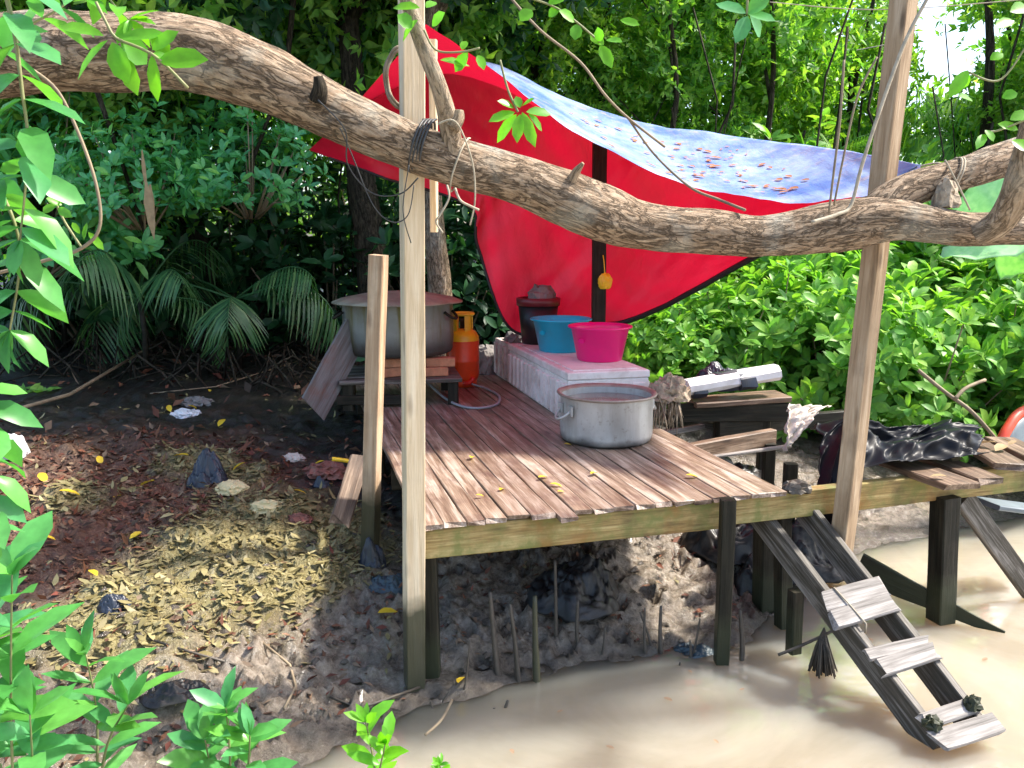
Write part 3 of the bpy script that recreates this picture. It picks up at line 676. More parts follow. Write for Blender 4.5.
# ------------------------------------------------------------------ big leaning branch (one fallen tree)
tree = thing('leaning_tree', 'thick bare tree limb lying across the whole view in front of the tarpaulin', 'tree', at_y(-60, 58, 3.0))
main = [(-90, 64, 3.0, 36), (-30, 58, 3.0, 35), (40, 53, 3.0, 34), (110, 52, 3.0, 33), (187, 53, 3.02, 32), (256, 76, 3.05, 29), (323, 107, 3.1, 25), (406, 145, 3.14, 22), (456, 162, 3.18, 22), (509, 177, 3.25, 21.5), (560, 196, 3.3, 24.5), (600, 213, 3.35, 25), (645, 226, 3.4, 21.5), (712, 232, 3.46, 20), (768, 236, 3.5, 19), (851, 224, 3.55, 23), (892, 220, 3.56, 20), (935, 225, 3.58, 16), (975, 229, 3.6, 15), (1040, 228, 3.64, 15), (1100, 226, 3.7, 15)]
def limb(rows, n, name, mat, sides=28, rough=.06, seed=0, par=tree):
    sm = spline([(*at_y(u, v, Y), r * Y / FPX * 1.07) for u, v, Y, r in rows], n)
    m = MB(); m.tube([Vector(r[:3]) for r in sm], list(sm[:, 3]), sides, rough=rough, seed=seed, rfreq=3.5); return m.build(name, mat, par)
limb(main, 300, 'trunk', M['bark'], 44, .085)
limb([(862, 228, 3.58, 15), (885, 203, 3.62, 15.5), (918, 187, 3.68, 15.5), (968, 172, 3.75, 14.5), (1015, 156, 3.85, 16), (1080, 138, 3.95, 17)], 110, 'limb', M['bark'], 32, .09, seed=4)
limb([(1005, 222, 3.5, 9), (978, 235, 3.44, 11.5), (1000, 222, 3.38, 13), (1016, 196, 3.3, 14), (1030, 150, 3.2, 14), (1045, 90, 3.1, 13)][1:], 40, 'limb', M['bark2'], 24, .09, seed=9)
limb([(455, 166, 3.14, 10), (449, 125, 3.10, 9), (440, 90, 3.05, 7.5), (421, 40, 3.0, 7), (404, -10, 2.95, 6.5), (390, -60, 2.9, 6)], 40, 'limb', M['bark2'], 16, seed=14)
limb([(318, 100, 3.0, 8), (320, 88, 2.98, 6.5), (318, 76, 2.97, 4)], 10, 'broken_stub', M['bark_dark'], 10, seed=21)
limb([(570, 185, 3.24, 5), (576, 172, 3.22, 4), (583, 163, 3.2, 1.6)], 10, 'broken_stub', M['bark2'], 8, seed=22)
limb([(452, 128, 3.08, 7), (458, 118, 3.08, 6), (459, 110, 3.08, 4)], 8, 'broken_stub', M['bark2'], 8, seed=25)

def ringpts(u, v, Y, r, tilt=0., nx=.0, n=26, turns=1, wob=.02):
    """a cord wound round a limb: centre pixel, distance, radius in pixels"""
    c = at_y(u, v, Y); rr = r * Y / FPX; out = []
    for k in range(int(n * turns) + 1):
        a_ = 2 * math.pi * k / n
        out.append(c + Vector((nx * rr * math.sin(a_) + tilt * rr * math.cos(a_) + .012 * (k / n), math.sin(a_) * rr, math.cos(a_) * rr)) * 1.0 + Vector((random.uniform(-wob, wob) * rr,) * 3) * .4)
    return out
def cord(name, label, cat, paths, rad, mat, group=None):
    m = MB()
    for p in paths: m.tube(p, rad, 6)
    o = m.build(name, mat); return tag(o, label, cat, group)
t_ = thing('binding_wire', 'dark wire wound round limb and tall post, with long drooping loops', 'wire', at_y(415, 150, 3.1))
m = MB(); m.tube(ringpts(416, 146, 3.15, 24.5, .30, .1, 26, 4), .0045, 6); m.build('winding', M['wire'], t_)
m = MB(); m.tube(pxline([(318, 100, 2.9), (345, 130, 2.95), (348, 165, 3.02), (372, 193, 3.05), (400, 194, 3.05), (418, 178, 3.02)], 30), .0028, 6); m.build('loop', M['wire'], t_)
m = MB(); m.tube(pxline([(340, 128, 2.95), (352, 155, 3.0), (373, 205, 3.02), (392, 222, 3.02), (408, 215, 3.0), (414, 185, 3.0)], 30), .0022, 6); m.build('loop', M['wire'], t_)
m = MB(); m.tube(pxline([(409, 165, 2.99), (403, 210, 3.0), (411, 243, 3.05)], 14), .002, 6); m.build('loop', M['wire'], t_)
t_ = thing('pale_string', 'pale string knotted round the limb below the upright branch', 'string', at_y(455, 150, 3.1))
m = MB(); m.tube(ringpts(458, 165, 3.18, 25, .35, .1, 26, 1.0), .0035, 6); m.build('winding', M['string'], t_)
m = MB(); m.tube(pxline([(438, 124, 3.0), (452, 120, 2.98), (462, 132, 3.0), (473, 165, 3.05), (475, 200, 3.08), (470, 225, 3.1)], 24), .0035, 6); m.build('loose_end', M['string'], t_)
m = MB(); m.tube(pxline([(447, 185, 3.05), (449, 198, 3.04), (440, 215, 3.04), (436, 222, 3.05), (443, 233, 3.05)], 20), .0038, 6); m.build('loose_end', M['string'], t_)
m = MB(); m.tube(pxline([(455, 188, 3.05), (460, 200, 3.04), (470, 206, 3.04), (479, 210, 3.05)], 14), .0045, 6); m.build('loose_end', M['string'], t_)
t_ = thing('coiled_hoop', 'oval hoop of brown rattan hanging behind the top of the tall post', 'hoop', at_y(400, 80, 3.5))
for r_, ww in ((28, 15), (25, 13)):
    m = MB(); c_ = at_y(402, 78, 3.5); m.tube([c_ + Vector((math.sin(k / 30 * 6.283) * ww * 3.5 / FPX * 1.1, .01 * math.sin(k / 5 * 6.28), math.cos(k / 30 * 6.283) * r_ * 3.5 / FPX)) for k in range(31)], .007, 6); m.build('strand', M['twig'], t_)
cord('white_string', 'white string tied from the tarpaulin corner over the forked limb', 'string', [ringpts(948, 178, 3.72, 19, .35, .1, 26, 2), pxline([(921, 166, 4.05), (938, 163, 3.9), (950, 168, 3.6)], 12), pxline([(945, 160, 3.55), (958, 185, 3.55), (970, 210, 3.55)], 10)], .0042, M['string'])
o = crumple('string_bundle', M['rope'], at_y(945, 208, 3.6), (.08, .08, .09), 4, .5, 3); tag(o, 'ball of tangled string hanging between the forked limbs', 'string')
cord('pale_rope', 'long pale rope stretched from the leaning post down to the limb', 'rope', [pxline([(932, -10, 3.5), (905, 42, 3.5), (880, 110, 3.48), (862, 165, 3.47), (851, 205, 3.46), (838, 214, 3.42), (812, 222, 3.36)], 40)], .0075, M['string'])
cord('dangling_twig', 'thin straight pale twig standing on the limb left of the leaning post', 'twig', [pxline([(844, 60, 3.4), (840, 120, 3.4), (834, 170, 3.4), (829, 212, 3.4)], 20)], .005, M['twig'], None)
cord('dangling_twig', 'thin curved pale twig leaning against the limb left of the leaning post', 'twig', [pxline([(877, 57, 3.42), (858, 95, 3.42), (845, 150, 3.42), (834, 205, 3.42)], 20)], .0045, M['twig'], None)
cord('bare_vine', 'long bare vine drooping across the blue tarpaulin to the limb', 'vine', [pxline([(508, -5, 3.9), (540, 30, 3.9), (580, 62, 3.9), (605, 95, 3.9), (628, 118, 3.95), (665, 147, 4.0)], 36), pxline([(628, 118, 3.95), (655, 155, 4.0), (690, 187, 3.8), (720, 200, 3.6), (745, 210, 3.42)], 30)], .006, M['twig'])
cord('thin_line', 'thin white line strung across the forest from the top of the leaning post', 'line', [pxline([(770, 2, 3.8), (850, 9, 3.8), (920, 8, 3.75), (1040, -2, 3.7)], 20), pxline([(857, 50, 5.), (900, 42, 3.9)], 8)], .0022, M['string'])

# ------------------------------------------------------------------ litter on the roof
def one_leaf(name, mat, L, W, shape='hex', droop=.2, fold=.35):
    v, f = leaf_arrays([(-L / 2, 0, .004)], [(1, 0, .0)], [(0, 0, 1)], L, W, shape, droop, fold); v[:, 2] -= v[:, 2].min()
    return link(name, tri_mesh(name, [(v, f)]), mat)
proto = tag(one_leaf('fallen_leaf', M['lf_orange'], .075, .04, droop=.04, fold=.2), 'rusty dead leaf lying on the blue tarpaulin roof', 'leaf', 'dead leaves lying on the tarpaulin')
spots = [(.30 + .5 * RNG.beta(2.2, 2.0), RNG.uniform(.12, .8)) for _ in range(90)]
for k, (fi, fj) in enumerate(spots):
    p = surf_tarp(fi, fj); n_ = (surf_tarp(fi + .01, fj) - p).cross(surf_tarp(fi, fj + .04) - p).normalized()
    n_ = n_ if n_.z > 0 else -n_
    o = proto if k == 0 else copy_thing(proto)
    o.location = p + n_ * .006; o.rotation_euler = (n_.to_track_quat('Z', 'Y') @ __import__('mathutils').Quaternion((0, 0, 1), random.uniform(0, 6.28))).to_euler(); o.scale = (random.uniform(.4, 1.1),) * 3
# ------------------------------------------------------------------ things on the deck
def pot(name, label, c, r, h, m_body, m_in, fill=None, handles=(), wob=.02, lid=None):
    t = thing(name, label, 'pot', c); c = Vector(c); m = MB()
    m.lathe([(0, .004), (r * .93, .004), (r * .985, .02), (r, .05), (r, h - .02), (r * 1.02, h - .008)], c, 72, 0, wob)
    m.lathe([(r * .975, h - .012), (r * .965, .05), (r * .93, .02), (0, .02)], c, 72, 0, wob)
    m.build('body', m_body, t)
    m = MB(); m.lathe([(r * 1.02, h - .012), (r * 1.075, h - .006), (r * 1.09, h), (r * 1.07, h + .007), (r * 1.0, h + .002), (r * .97, h - .012)], c, 72, 0, wob); m.build('rim', m_in, t)
    if fill is not None:
        m = MB(); m.lathe([(r * .968, fill), (r * .5, fill + .001), (0, fill)], c, 48); m.build('water_inside', M['scoop'], t)
    for ang, z in handles:
        m = MB(); d = Vector((math.cos(ang), math.sin(ang), 0)); q = Vector((-d.y, d.x, 0)); b = c + d * (r + .004) + Vector((0, 0, z))
        pts = [b + q * (.06 * math.cos(a_)) + d * (.055 * max(0, math.sin(a_))) + Vector((0, 0, -.055 * max(0, math.sin(a_)) * .9)) for a_ in np.linspace(0, math.pi, 14)]
        m.tube(pts, .0085, 8)
        fr = Matrix((q, d, Vector((0, 0, 1)))).transposed().to_4x4(); fr.translation = b
        m.box((-.06, .0, .0), (.045, .012, .06), fr); m.box((.06, .0, .0), (.045, .012, .06), fr); m.build('handle', m_body, t)
    return t
pc = at_z(607, 439, 0); pc = Vector((.57, 4.90, 0.0))
pot('cooking_pot', 'dented aluminium cooking pot with a stained rim on the front of the deck', pc, .278, .285, M['alu'], M['alu_in'], .235, ((R(205), .205), (R(25), .205)))
# the big cauldron on a low table
tbl = thing('low_table', 'low dark wooden table under the big lidded pot', 'table', (-.9, 6.2, 0))
Ta = [at_z(322, 384, .185), at_z(462, 380, .185)]
tx = (Ta[1] - Ta[0]).normalized(); tx.z = 0; ty = Vector((-tx.y, tx.x, 0)); T0 = Ta[0] + ty * .0
def tq(a_, b_, z): return Vector((T0.x, T0.y, 0)) + tx * a_ + ty * b_ + Vector((0, 0, z))
TL = (Ta[1] - Ta[0]).length
for k in range(5): tb('board', tq(.12, .06 + k * .15, .185), tq(TL, .06 + k * .15, .185), .14, .03, 'rail', tbl)
for a_, b_ in ((.18, .06), (TL - .06, .06), (.18, .64), (TL - .06, .64)): tb('leg', tq(a_, b_, .168), tq(a_, b_, -.02), .075, .075, 'wet', tbl)
tb('rail', tq(.10, .03, .06), tq(.62, .03, .05), .04, .07, 'wet', tbl)
cc = tq(TL * .56, .42, .345); cr = .415
cau = thing('cauldron', 'huge algae streaked metal cauldron covered by a rusty flat lid', 'pot', cc)
m = MB(); m.lathe([(0, 0), (cr * .90, .0), (cr * .965, .012), (cr * .99, .04), (cr, .12), (cr, .37), (cr * 1.03, .385), (cr * .97, .385), (cr * .96, .1), (0, .03)], cc, 72, 0, .015); m.build('body', M['cauldron'], cau)
m = MB(); m.lathe([(0, .06), (cr * .25, .058), (cr * .6, .045), (cr * 1.02, .012), (cr * 1.17, -.012), (cr * 1.175, -.022), (cr * 1.1, -.018), (cr * .9, .002), (0, .03)], cc + Vector((0, 0, .40)), 72, 0, .03, 3); m.build('lid', M['lid'], cau)
for ang in (R(198), R(-20)):
    m = MB(); d = Vector((math.cos(ang), math.sin(ang), 0)); q = Vector((-d.y, d.x, 0)); b = cc + d * (cr + .003) + Vector((0, 0, .32))
    m.tube([b + q * .07 * math.cos(a_) + d * .06 * math.sin(a_) - Vector((0, 0, .05 * math.sin(a_))) for a_ in np.linspace(0, math.pi, 12)], .011, 8); m.build('handle', M['wet'], cau)
def brick(c, rz, label):
    m = MB(); M_ = Matrix.Translation(c) @ Matrix.Rotation(rz, 4, 'Z'); m.box((0, 0, .0325), (.21, .10, .065), M_, ch=.006)
    return tag(m.build('brick', M['brick']), label, 'brick', 'bricks under the cauldron')
az = math.atan2(tx.y, tx.x)
brick(tq(TL - .20, .13, .202), az + .1, 'orange brick lying on the low table, lower of the two under the cauldron edge')
brick(tq(TL - .14, .15, .2685), az - .1, 'orange brick lying on another brick right under the cauldron')
brick(tq(.50, .16, .202), az + .4, 'brick on the left of the low table, lower of its pair')
brick(tq(.51, .17, .2685), az + .1, 'brick on the left of the low table, upper of its pair')
for k in range(2): brick(tq(TL * .56, .68, .202 + k * .0665), az + .2 * k, ('brick behind the cauldron base, lower of its pair', 'brick behind the cauldron base, upper of its pair')[k])
m = MB(); A = [at_y(346, 318, 6.0), at_y(365, 341, 6.1), at_y(319, 424, 5.66), at_y(305, 398, 5.55)]
def slab(name, q, th, mat, n=10, amp=.01, seed=0, parent=None):
    m = MB()
    m.grid(lambda a_, b_: (q[0].lerp(q[1], a_)).lerp(q[3].lerp(q[2], a_), b_) + Vector((0, 0, 1)) * amp * noise.noise((a_ * 2.5 + seed, b_ * 2.5, seed)) + Vector((1, 0, 0)) * amp * noise.noise((a_ * 2 + seed, b_ * 6, 5.)) * .6, n, n, 0, th, False)
    return m.build(name, mat, parent)
M_, L_ = frame((A[0] + A[1]) / 2, (A[2] + A[3]) / 2, (A[1] - A[0]).cross(A[3] - A[0]))
wdt = (A[1] - A[0]).length; mb = MB(); mb.beam(L_, wdt, .022, amp=.004, ends=.06, ch=.003)
me = bpy.data.meshes.new('leaning_board'); me.from_pydata(mb.v, [], mb.f); o = link('leaning_board', me, M['oldsheet']); o.matrix_basis = M_
tag(o, 'weathered grey and rust board leaning against the low table', 'board')
# gas bottle and hose
gc = Vector((at_y(463, 384, 6.75).x, 6.75, .0)); gas = thing('gas_cylinder', 'orange gas cylinder with a yellow top and collar beside the cauldron', 'gas cylinder', gc)
r = .135; m = MB(); m.lathe([(0, .03), (r * .6, .032), (r * .9, .055), (r, .09), (r, .20), (r * 1.012, .205), (r * 1.012, .215), (r, .22), (r, .375)], gc, 40); m.build('tank', M['orange'], gas)
m = MB(); m.lathe([(r * .82, .0), (r * .86, .0), (r * .86, .06), (r * .8, .06)], gc, 36); m.build('foot_ring', M['orange'], gas)
m = MB(); m.lathe([(r, .375), (r * .97, .41), (r * .80, .448), (r * .5, .468), (0, .472)], gc, 40); m.build('shoulder', M['yellow'], gas)
col_ = MB(); rr = r * .66
for a0 in (R(-75), R(20), R(115), R(205)):
    pts = [gc + Vector((rr * math.cos(a0 + x), rr * math.sin(a0 + x), 0)) for x in np.linspace(0, R(38), 6)]
    vs, fs = [], []
    for p in pts:
        d = (p - gc).normalized()
        for zz, off in ((.45, 0), (.585, 0), (.585, .008), (.45, .008)): vs.append(p - d * off + Vector((0, 0, zz)))
    for i in range(5):
        for j in range(4): fs.append((i*4+j, (i+1)*4+j, (i+1)*4+(j+1) % 4, i*4+(j+1) % 4))
    fs += [(0, 1, 2, 3), (23, 22, 21, 20)]; col_.add(vs, [tuple(reversed(f)) for f in fs])
col_.tube([gc + Vector((rr * math.cos(x), rr * math.sin(x), .59)) for x in np.linspace(0, 6.2832, 33)], .013, 8, cap=False)
col_.build('collar', M['yellow'], gas)
m = MB(); m.lathe([(0, .47), (.02, .47), (.02, .53), (.03, .53), (.03, .55), (0, .552)], gc, 16); m.build('valve', M['wire'], gas)
hs = thing('gas_hose', 'grey gas hose curling over the deck from the orange cylinder', 'hose', at_z(490, 400, 0))
m = MB(); pz = [at_z(472, 384, .03), at_z(488, 389, .015), at_z(499, 396, .012), at_z(497, 404, .012), at_z(480, 408, .012), at_z(461, 406, .012), at_z(445, 398, .03), at_z(430, 385, .10), at_z(421, 377, .20)]
m.tube([Vector(q) for q in spline([tuple(p) for p in pz], 50)], .0095, 8); m.build('tube', M['hose'], hs)
m = MB(); a_ = pz[0]; m.tube([a_ + Vector((-.07, 0, .0)), a_ + Vector((-.02, 0, .012)), a_ + Vector((0, -.0, .03)), a_ + Vector((.012, 0, .055))], .020, 10); m.build('regulator', M['redp'], hs)

# foam fish boxes
def foam_box(name, label, c, rz, L, Wd, H, lid, mat, open_=False):
    t = thing(name, label, 'foam box', c, 'white foam boxes on the deck', rz); m = MB(); hb = H - (.055 if lid else 0); w_ = .035
    if open_:
        m.box((0, 0, .02), (L, Wd, .04))
        for sx_, sy_, dx, dy in ((0, 1, L, w_), (0, -1, L, w_), (1, 0, w_, Wd - 2 * w_), (-1, 0, w_, Wd - 2 * w_)): m.box((sx_ * (L / 2 - w_ / 2), sy_ * (Wd / 2 - w_ / 2), .04 + (hb - .04) / 2 + .0), (dx, dy, hb - .04))
    else: m.box((0, 0, hb / 2), (L, Wd, hb))
    n = max(3, int(L / .115)); pit = L / n
    for k in range(n):
        for sy_ in (-1, 1): m.box((-L / 2 + (k + .5) * pit, sy_ * (Wd / 2 + .006), hb * .49), (pit * .5, .034, hb * .84), ch=.006)
    n2 = max(2, int(Wd / .13))
    for k in range(n2):
        for sx_ in (-1, 1): m.box((sx_ * (L / 2 + .004), -Wd / 2 + (k + .5) * Wd / n2, hb * .49), (.012, Wd / n2 * .62, hb * .8), ch=.006)
    m.build('body', mat, t, world=False)
    if lid:
        m = MB(); m.box((0, 0, hb + .0275 + .001), (L + .012, Wd + .012, .053), ch=.008); 
        m.box((0, 0, hb + .057), (L - .10, Wd - .10, .010), ch=.005); m.build('lid', mat, t, world=False)
    return t
bx0 = at_z(568, 424, 0); bx1 = at_z(495, 374, 0); bd = (bx1 - bx0).normalized(); bn = Vector((bd.y, -bd.x, 0)); brz = math.atan2(bd.y, bd.x); BW, BH = .56, .335
def bxp(a_, b_, z=0.): return bx0 + bd * a_ + bn * b_ + Vector((0, 0, z))
BL = (bx1 - bx0).length
foam_box('foam_box', 'long white foam box with a clean lid, basins standing on it', bxp(BL * .375, BW / 2, .003), brz, BL * .745, BW, BH, True, M['foam'])
foam_box('foam_box', 'dirty open foam box at the back holding rubbish, behind the lidded one', bxp(BL * .885, BW / 2, .003), brz, BL * .215, BW, BH - .01, False, M['foam_dirty'], True)
for k, (a_, b_, z, dm) in enumerate(((.85, .30, .26, .20), (.90, .12, .27, .16), (.88, .44, .25, .16))):
    o = crumple('rubbish_scrap', M[('reddish', 'greycloth', 'bag')[k]], bxp(BL * a_, b_, z), (dm, dm, .10), k + 11, .4, 3); tag(o, ('rust brown rag heaped in the open foam box', 'grey rag heaped in the open foam box', 'black scrap heaped in the open foam box')[k], 'rubbish')
def basin(name, label, c, r, h, mat, cat='basin'):
    t = thing(name, label, cat, c); m = MB(); b = r * .74
    m.lathe([(0, .0), (b * .9, .0), (b, .008), (r * .96, h - .012), (r * 1.03, h - .008), (r * 1.045, h - .002), (r * 1.03, h + .004), (r * .955, h + .002), (r * .93, h - .02), (b * .95, .018), (0, .014)], c, 64, 0, .006); m.build('bowl', mat, t)
    m = MB(); m.tube([Vector(c) + Vector((r * 1.035 * math.cos(x), r * 1.035 * math.sin(x), h)) for x in np.linspace(0, 6.2832, 65)], .008, 8, cap=False); m.build('rim', mat, t)
    m = MB(); ang = R(222); d = Vector((math.cos(ang), math.sin(ang), 0)); q = Vector((-d.y, d.x, 0)); zz = h * .62; rr = b + (r * .96 - b) * .62 + .003
    nrm = (d * h + Vector((0, 0, -1)) * (r * .96 - b)).normalized(); cN = Vector(c) + d * rr + Vector((0, 0, zz)); upv = nrm.cross(q).normalized()
    vs = [cN + nrm * .003 + q * .028 * math.cos(x) + upv * .017 * math.sin(x) for x in np.linspace(0, 6.2832, 20, endpoint=False)]; vb = [p - nrm * .006 for p in vs]
    m.add(vs + vb, [tuple(range(20)), tuple(range(39, 19, -1))] + [(j, j + 20, (j + 1) % 20 + 20, (j + 1) % 20) for j in range(20)]); m.build('embossed_mark', mat, t)
    return t
bz = BH + .009
basin('blue_basin', 'blue plastic basin on the foam box lid behind the pink one', Vector((.375, 6.33, bz)), .222, .245, M['blue'])
basin('pink_basin', 'bright pink plastic basin on the foam box lid, nearer than the blue one', Vector((.622, 5.84, bz)), .213, .24, M['pink'])
bc = Vector((at_y(538, 320, 6.85).x, 6.8, .33)); pail = thing('black_pail', 'black pail with a maroon rim on the open foam box', 'pail', bc)
m = MB(); m.lathe([(0, 0), (.13, 0), (.165, .33), (.155, .33), (.12, .02), (0, .02)], bc, 40); m.build('body', M['dark'], pail)
m = MB(); m.lathe([(.158, .325), (.178, .325), (.182, .385), (.165, .39), (.155, .38)], bc, 40); m.build('rim', M['maroon'], pail)
crumple('contents', M['greycloth'], bc + Vector((.03, 0, .33)), (.2, .2, .14), 8, .3, 3, pail)
o = crumple('yellow_bag', M['yellow'], at_y(605, 289, 6.46), (.10, .07, .12), 5, .14, 4, flat=.9); tag(o, 'small yellow bag hanging on the black pole', 'bag')
cord('bag_string', 'string holding the yellow bag to the black pole', 'string', [pxline([(605, 277, 6.46), (604, 262, 6.47), (603, 255, 6.5)], 8)], .004, M['yellow'])
o = crumple('grey_sack', M['greycloth'], at_z(488, 374, 0) + Vector((-.02, .1, 0)), (.26, .3, .22), 21, .2, 4); tag(o, 'grey sack slumped behind the gas cylinder', 'sack')

# ------------------------------------------------------------------ clutter right of the deck
deb = thing('old_trestle', 'broken plank trestle heaped with wrapped boards right of the deck', 'trestle', (1.5, 5.7, -.5))
tb('plank', at_y(690, 402, 5.55), at_y(783, 396, 5.65), .26, .035, 'brownboard', deb, amp=.006)
tb('side_board', at_y(668, 413, 5.48), at_y(790, 412, 5.55), .03, .13, 'wet', deb)
tb('side_board', at_y(660, 434, 5.5), at_y(705, 426, 5.7), .04, .04, 'grey', deb); tb('side_board', at_y(700, 424, 5.7), at_y(775, 434, 5.6), .04, .045, 'rail', deb)
for u in (672, 720, 765): p = at_y(u, 410, 5.62); tb('leg', p, Vector((p.x, p.y, -.8)), .07, .07, 'wet', deb)
fr = thing('picture_frame_scrap', 'pale rectangular wooden frame lying below the crossbeam', 'frame', at_y(740, 450, 5.0))
tb('side', at_y(699, 446, 4.98), at_y(770, 438, 5.2), .03, .02, 'grey', fr); tb('side', at_y(699, 446, 4.98), at_y(712, 457, 4.85), .03, .02, 'grey', fr); tb('side', at_y(712, 457, 4.85), at_y(790, 446, 5.05), .03, .02, 'grey', fr)
wr = thing('wrapped_board', 'long white board with torn black plastic wrapped round it on the trestle', 'board', at_y(735, 385, 5.6))
w0, w1 = at_y(686, 388, 5.5), at_y(776, 371, 5.62); timber('board', w0, w1, .13, .10, M['white'], wr, ch=.03, amp=.012)
for k, (t, L) in enumerate(((.04, .10), (.34, .14), (.55, .11))):
    a_ = w0.lerp(w1, t); b_ = w0.lerp(w1, t + L / (w1 - w0).length); timber('plastic_band', a_, b_, .155, .125, M['bluebag'], wr, ch=.04, amp=.035, seg=8)
o = drape('plastic_lump', M['bluebag'], at_y(718, 378, 5.85), (.30, .22, .16), 31, 9, .35); tag(o, 'crumpled grey blue plastic behind the wrapped white board', 'plastic bag')
# frayed rope clump
rc = thing('rope_clump', 'shaggy clump of frayed fibre hanging off the trestle beside the pot', 'rope', at_y(667, 420, 5.3))
crumple('knot', M['rope'], at_y(668, 400, 5.3), (.19, .16, .12), 41, .5, 4, rc)
m = MB()
for k in range(46):
    u = 655 + random.random() * 24; p0 = at_y(u, 392 + random.random() * 14, 5.28 + random.uniform(-.06, .06)); l = random.uniform(.08, .24); dx = random.uniform(-.05, .05)
    m.tube([p0, p0 + Vector((dx * .3, -.03, -l * .35)), p0 + Vector((dx, -.035 + random.uniform(-.03, .03), -l))], [.006, .005, .002], 4)
fo_ = m.build('fibres', M['rope'], rc)
# black sheet thrown over the jetty
def blacksheet(a_, b_):
    # a along the jetty, b from front (0) over the hump to the back (1)
    u = 802 + 168 * a_; base = at_z(u, 478 - 14 * a_, .03); back = at_z(u - 8, 432, .0)
    p = Vector((base.x, base.y, 0)).lerp(Vector((back.x, back.y, 0)), b_ * .75)
    ss = lambda x: (lambda t: t * t * (3 - 2 * t))(max(0, min(1, x))); hump = (.125 + .04 * noise.noise((a_ * 3.2, 2., 1.)) + .03 * math.sin(a_ * 9) - .07 * a_) * ss(b_ / .2) * (1 - .8 * ss((b_ - .6) / .4)) * (1 - .4 * ss((a_ - .85) / .15))
    q = Vector((a_ * 5.5, b_ * 4, 3.)); wq = noise.noise((a_ * 3, b_ * 3, 5.)) * .8; rg = (1 - 2 * abs(noise.noise((a_ * 2.0 + wq, b_ * 4.0 + wq, 3.)))) * .038 + (1 - 2 * abs(noise.noise((a_ * 5 - b_ * 2.5 + wq, b_ * 5 + a_ * 2 - wq, 7.)))) * .026 + (1 - 2 * abs(noise.noise((a_ * 12 + b_ * 6 + wq * 3, b_ * 5 - a_ * 5, 1.)))) * .009
    z = .04 + hump + rg
    if a_ < .22:                                       # the left end hangs down over the gap
        k = (.22 - a_) / .22; hang = max(0, 1 - b_ * 1.35); z -= .42 * hang * k ** .6; p = p + Vector((.05 * k, -.04 * k * hang, 0))
    return p + Vector((rg * .9, -rg * .8, z))
m = MB(); m.grid(blacksheet, 120, 80, 0, .003); bs_ = m.build('black_sheet', M['bag']); tag(bs_, 'crumpled black plastic sheet heaped over the jetty, one end hanging down', 'plastic sheet')
def ragf(a_, b_):
    p = at_y(783 + 42 * a_, 407 + 3 * a_, 5.1).lerp(at_y(778 + 26 * a_, 452 - 30 * a_, 4.95), b_); q = Vector((a_ * 4, b_ * 4, 8.)); rg = (1 - 2 * abs(noise.noise(q))) * .03 + noise.noise(q * 3) * .012
    return p + Vector((rg, -rg - .05 * b_, rg + .03 * math.sin(b_ * 3.1)))
m = MB(); m.grid(ragf, 28, 28, 0, .004); o = m.build('white_rag', M['rag']); tag(o, 'dirty white rag draped beside the black plastic sheet', 'rag')
o = crumple('mud_lump', M['root'], at_z(797, 492, -.02), (.12, .07, .05), 51, .35, 3); tag(o, 'small dark lump on the beam end beside the deck corner', 'lump')
# red edged boat bow at the right border
bt = thing('boat', 'grey boat bow with a bright red gunwale beyond the jetty', 'boat', at_y(1040, 445, 5.6))
A_ = [Vector(p) for p in spline([tuple(at_y(1000, 444, 5.5)), tuple(at_y(1008, 428, 5.55)), tuple(at_y(1022, 412, 5.65)), tuple(at_y(1060, 400, 5.9)), tuple(at_y(1130, 396, 6.4))], 24)]
m = MB(); m.tube(A_, .035, 10); m.build('gunwale', M['boatred'], bt)
m = MB(); m.grid(lambda a_, b_: Vector(A_[min(23, int(a_ * 23))]).lerp(Vector((A_[min(23, int(a_ * 23))].x + .14, A_[min(23, int(a_ * 23))].y - .06, -.45)), b_) + Vector((.015, 0, -.02)), 23, 8, 0, .02); m.build('hull', M['slate'], bt)

# ------------------------------------------------------------------ rubbish on the bank and in the mud
def bagat(name, label, cat, u, v, dims, mat, seed, amp=.35, sub=4, dz=-.01):
    p = G(u, v)
    if mat in ('bag', 'bluebag', 'tealbag', 'mudbag'): return tag(drape(name, M[mat], p + Vector((0, 0, dz)), dims, seed, 9, amp), label, cat)
    return tag(crumple(name, M[mat], p + Vector((0, 0, dz)), dims, seed, amp, sub), label, cat)
bagat('black_bag', 'crumpled black plastic bag standing on the leaf covered bank', 'plastic bag', 209, 482, (.24, .2, .30), 'bluebag', 61, .45)
bagat('buried_bag', 'dark grey plastic bag half buried in brown leaves', 'plastic bag', 112, 606, (.15, .13, .09), 'bluebag', 62, .4)
bagat('dark_bag', 'dark torn bag lying in the mud behind the small green plants', 'plastic bag', 172, 690, (.26, .2, .07), 'mudbag', 63, .4)
bagat('blue_bag', 'dark blue plastic bag at the foot of the short post', 'plastic bag', 371, 566, (.16, .14, .22), 'bluebag', 64, .4)
bagat('grey_bag', 'slate blue torn bag in the mud left of the tall post', 'plastic bag', 388, 588, (.26, .2, .10), 'tealbag', 65, .4)
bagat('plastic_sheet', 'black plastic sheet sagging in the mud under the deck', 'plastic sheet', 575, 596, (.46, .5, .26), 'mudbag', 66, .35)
bagat('floating_bag', 'blue grey plastic bag lying at the edge of the water', 'plastic bag', 694, 652, (.22, .18, .06), 'tealbag', 67, .4)
bagat('dark_heap', 'dark bag heaped behind the ladder top', 'plastic bag', 752, 585, (.26, .3, .25), 'mudbag', 68, .3)
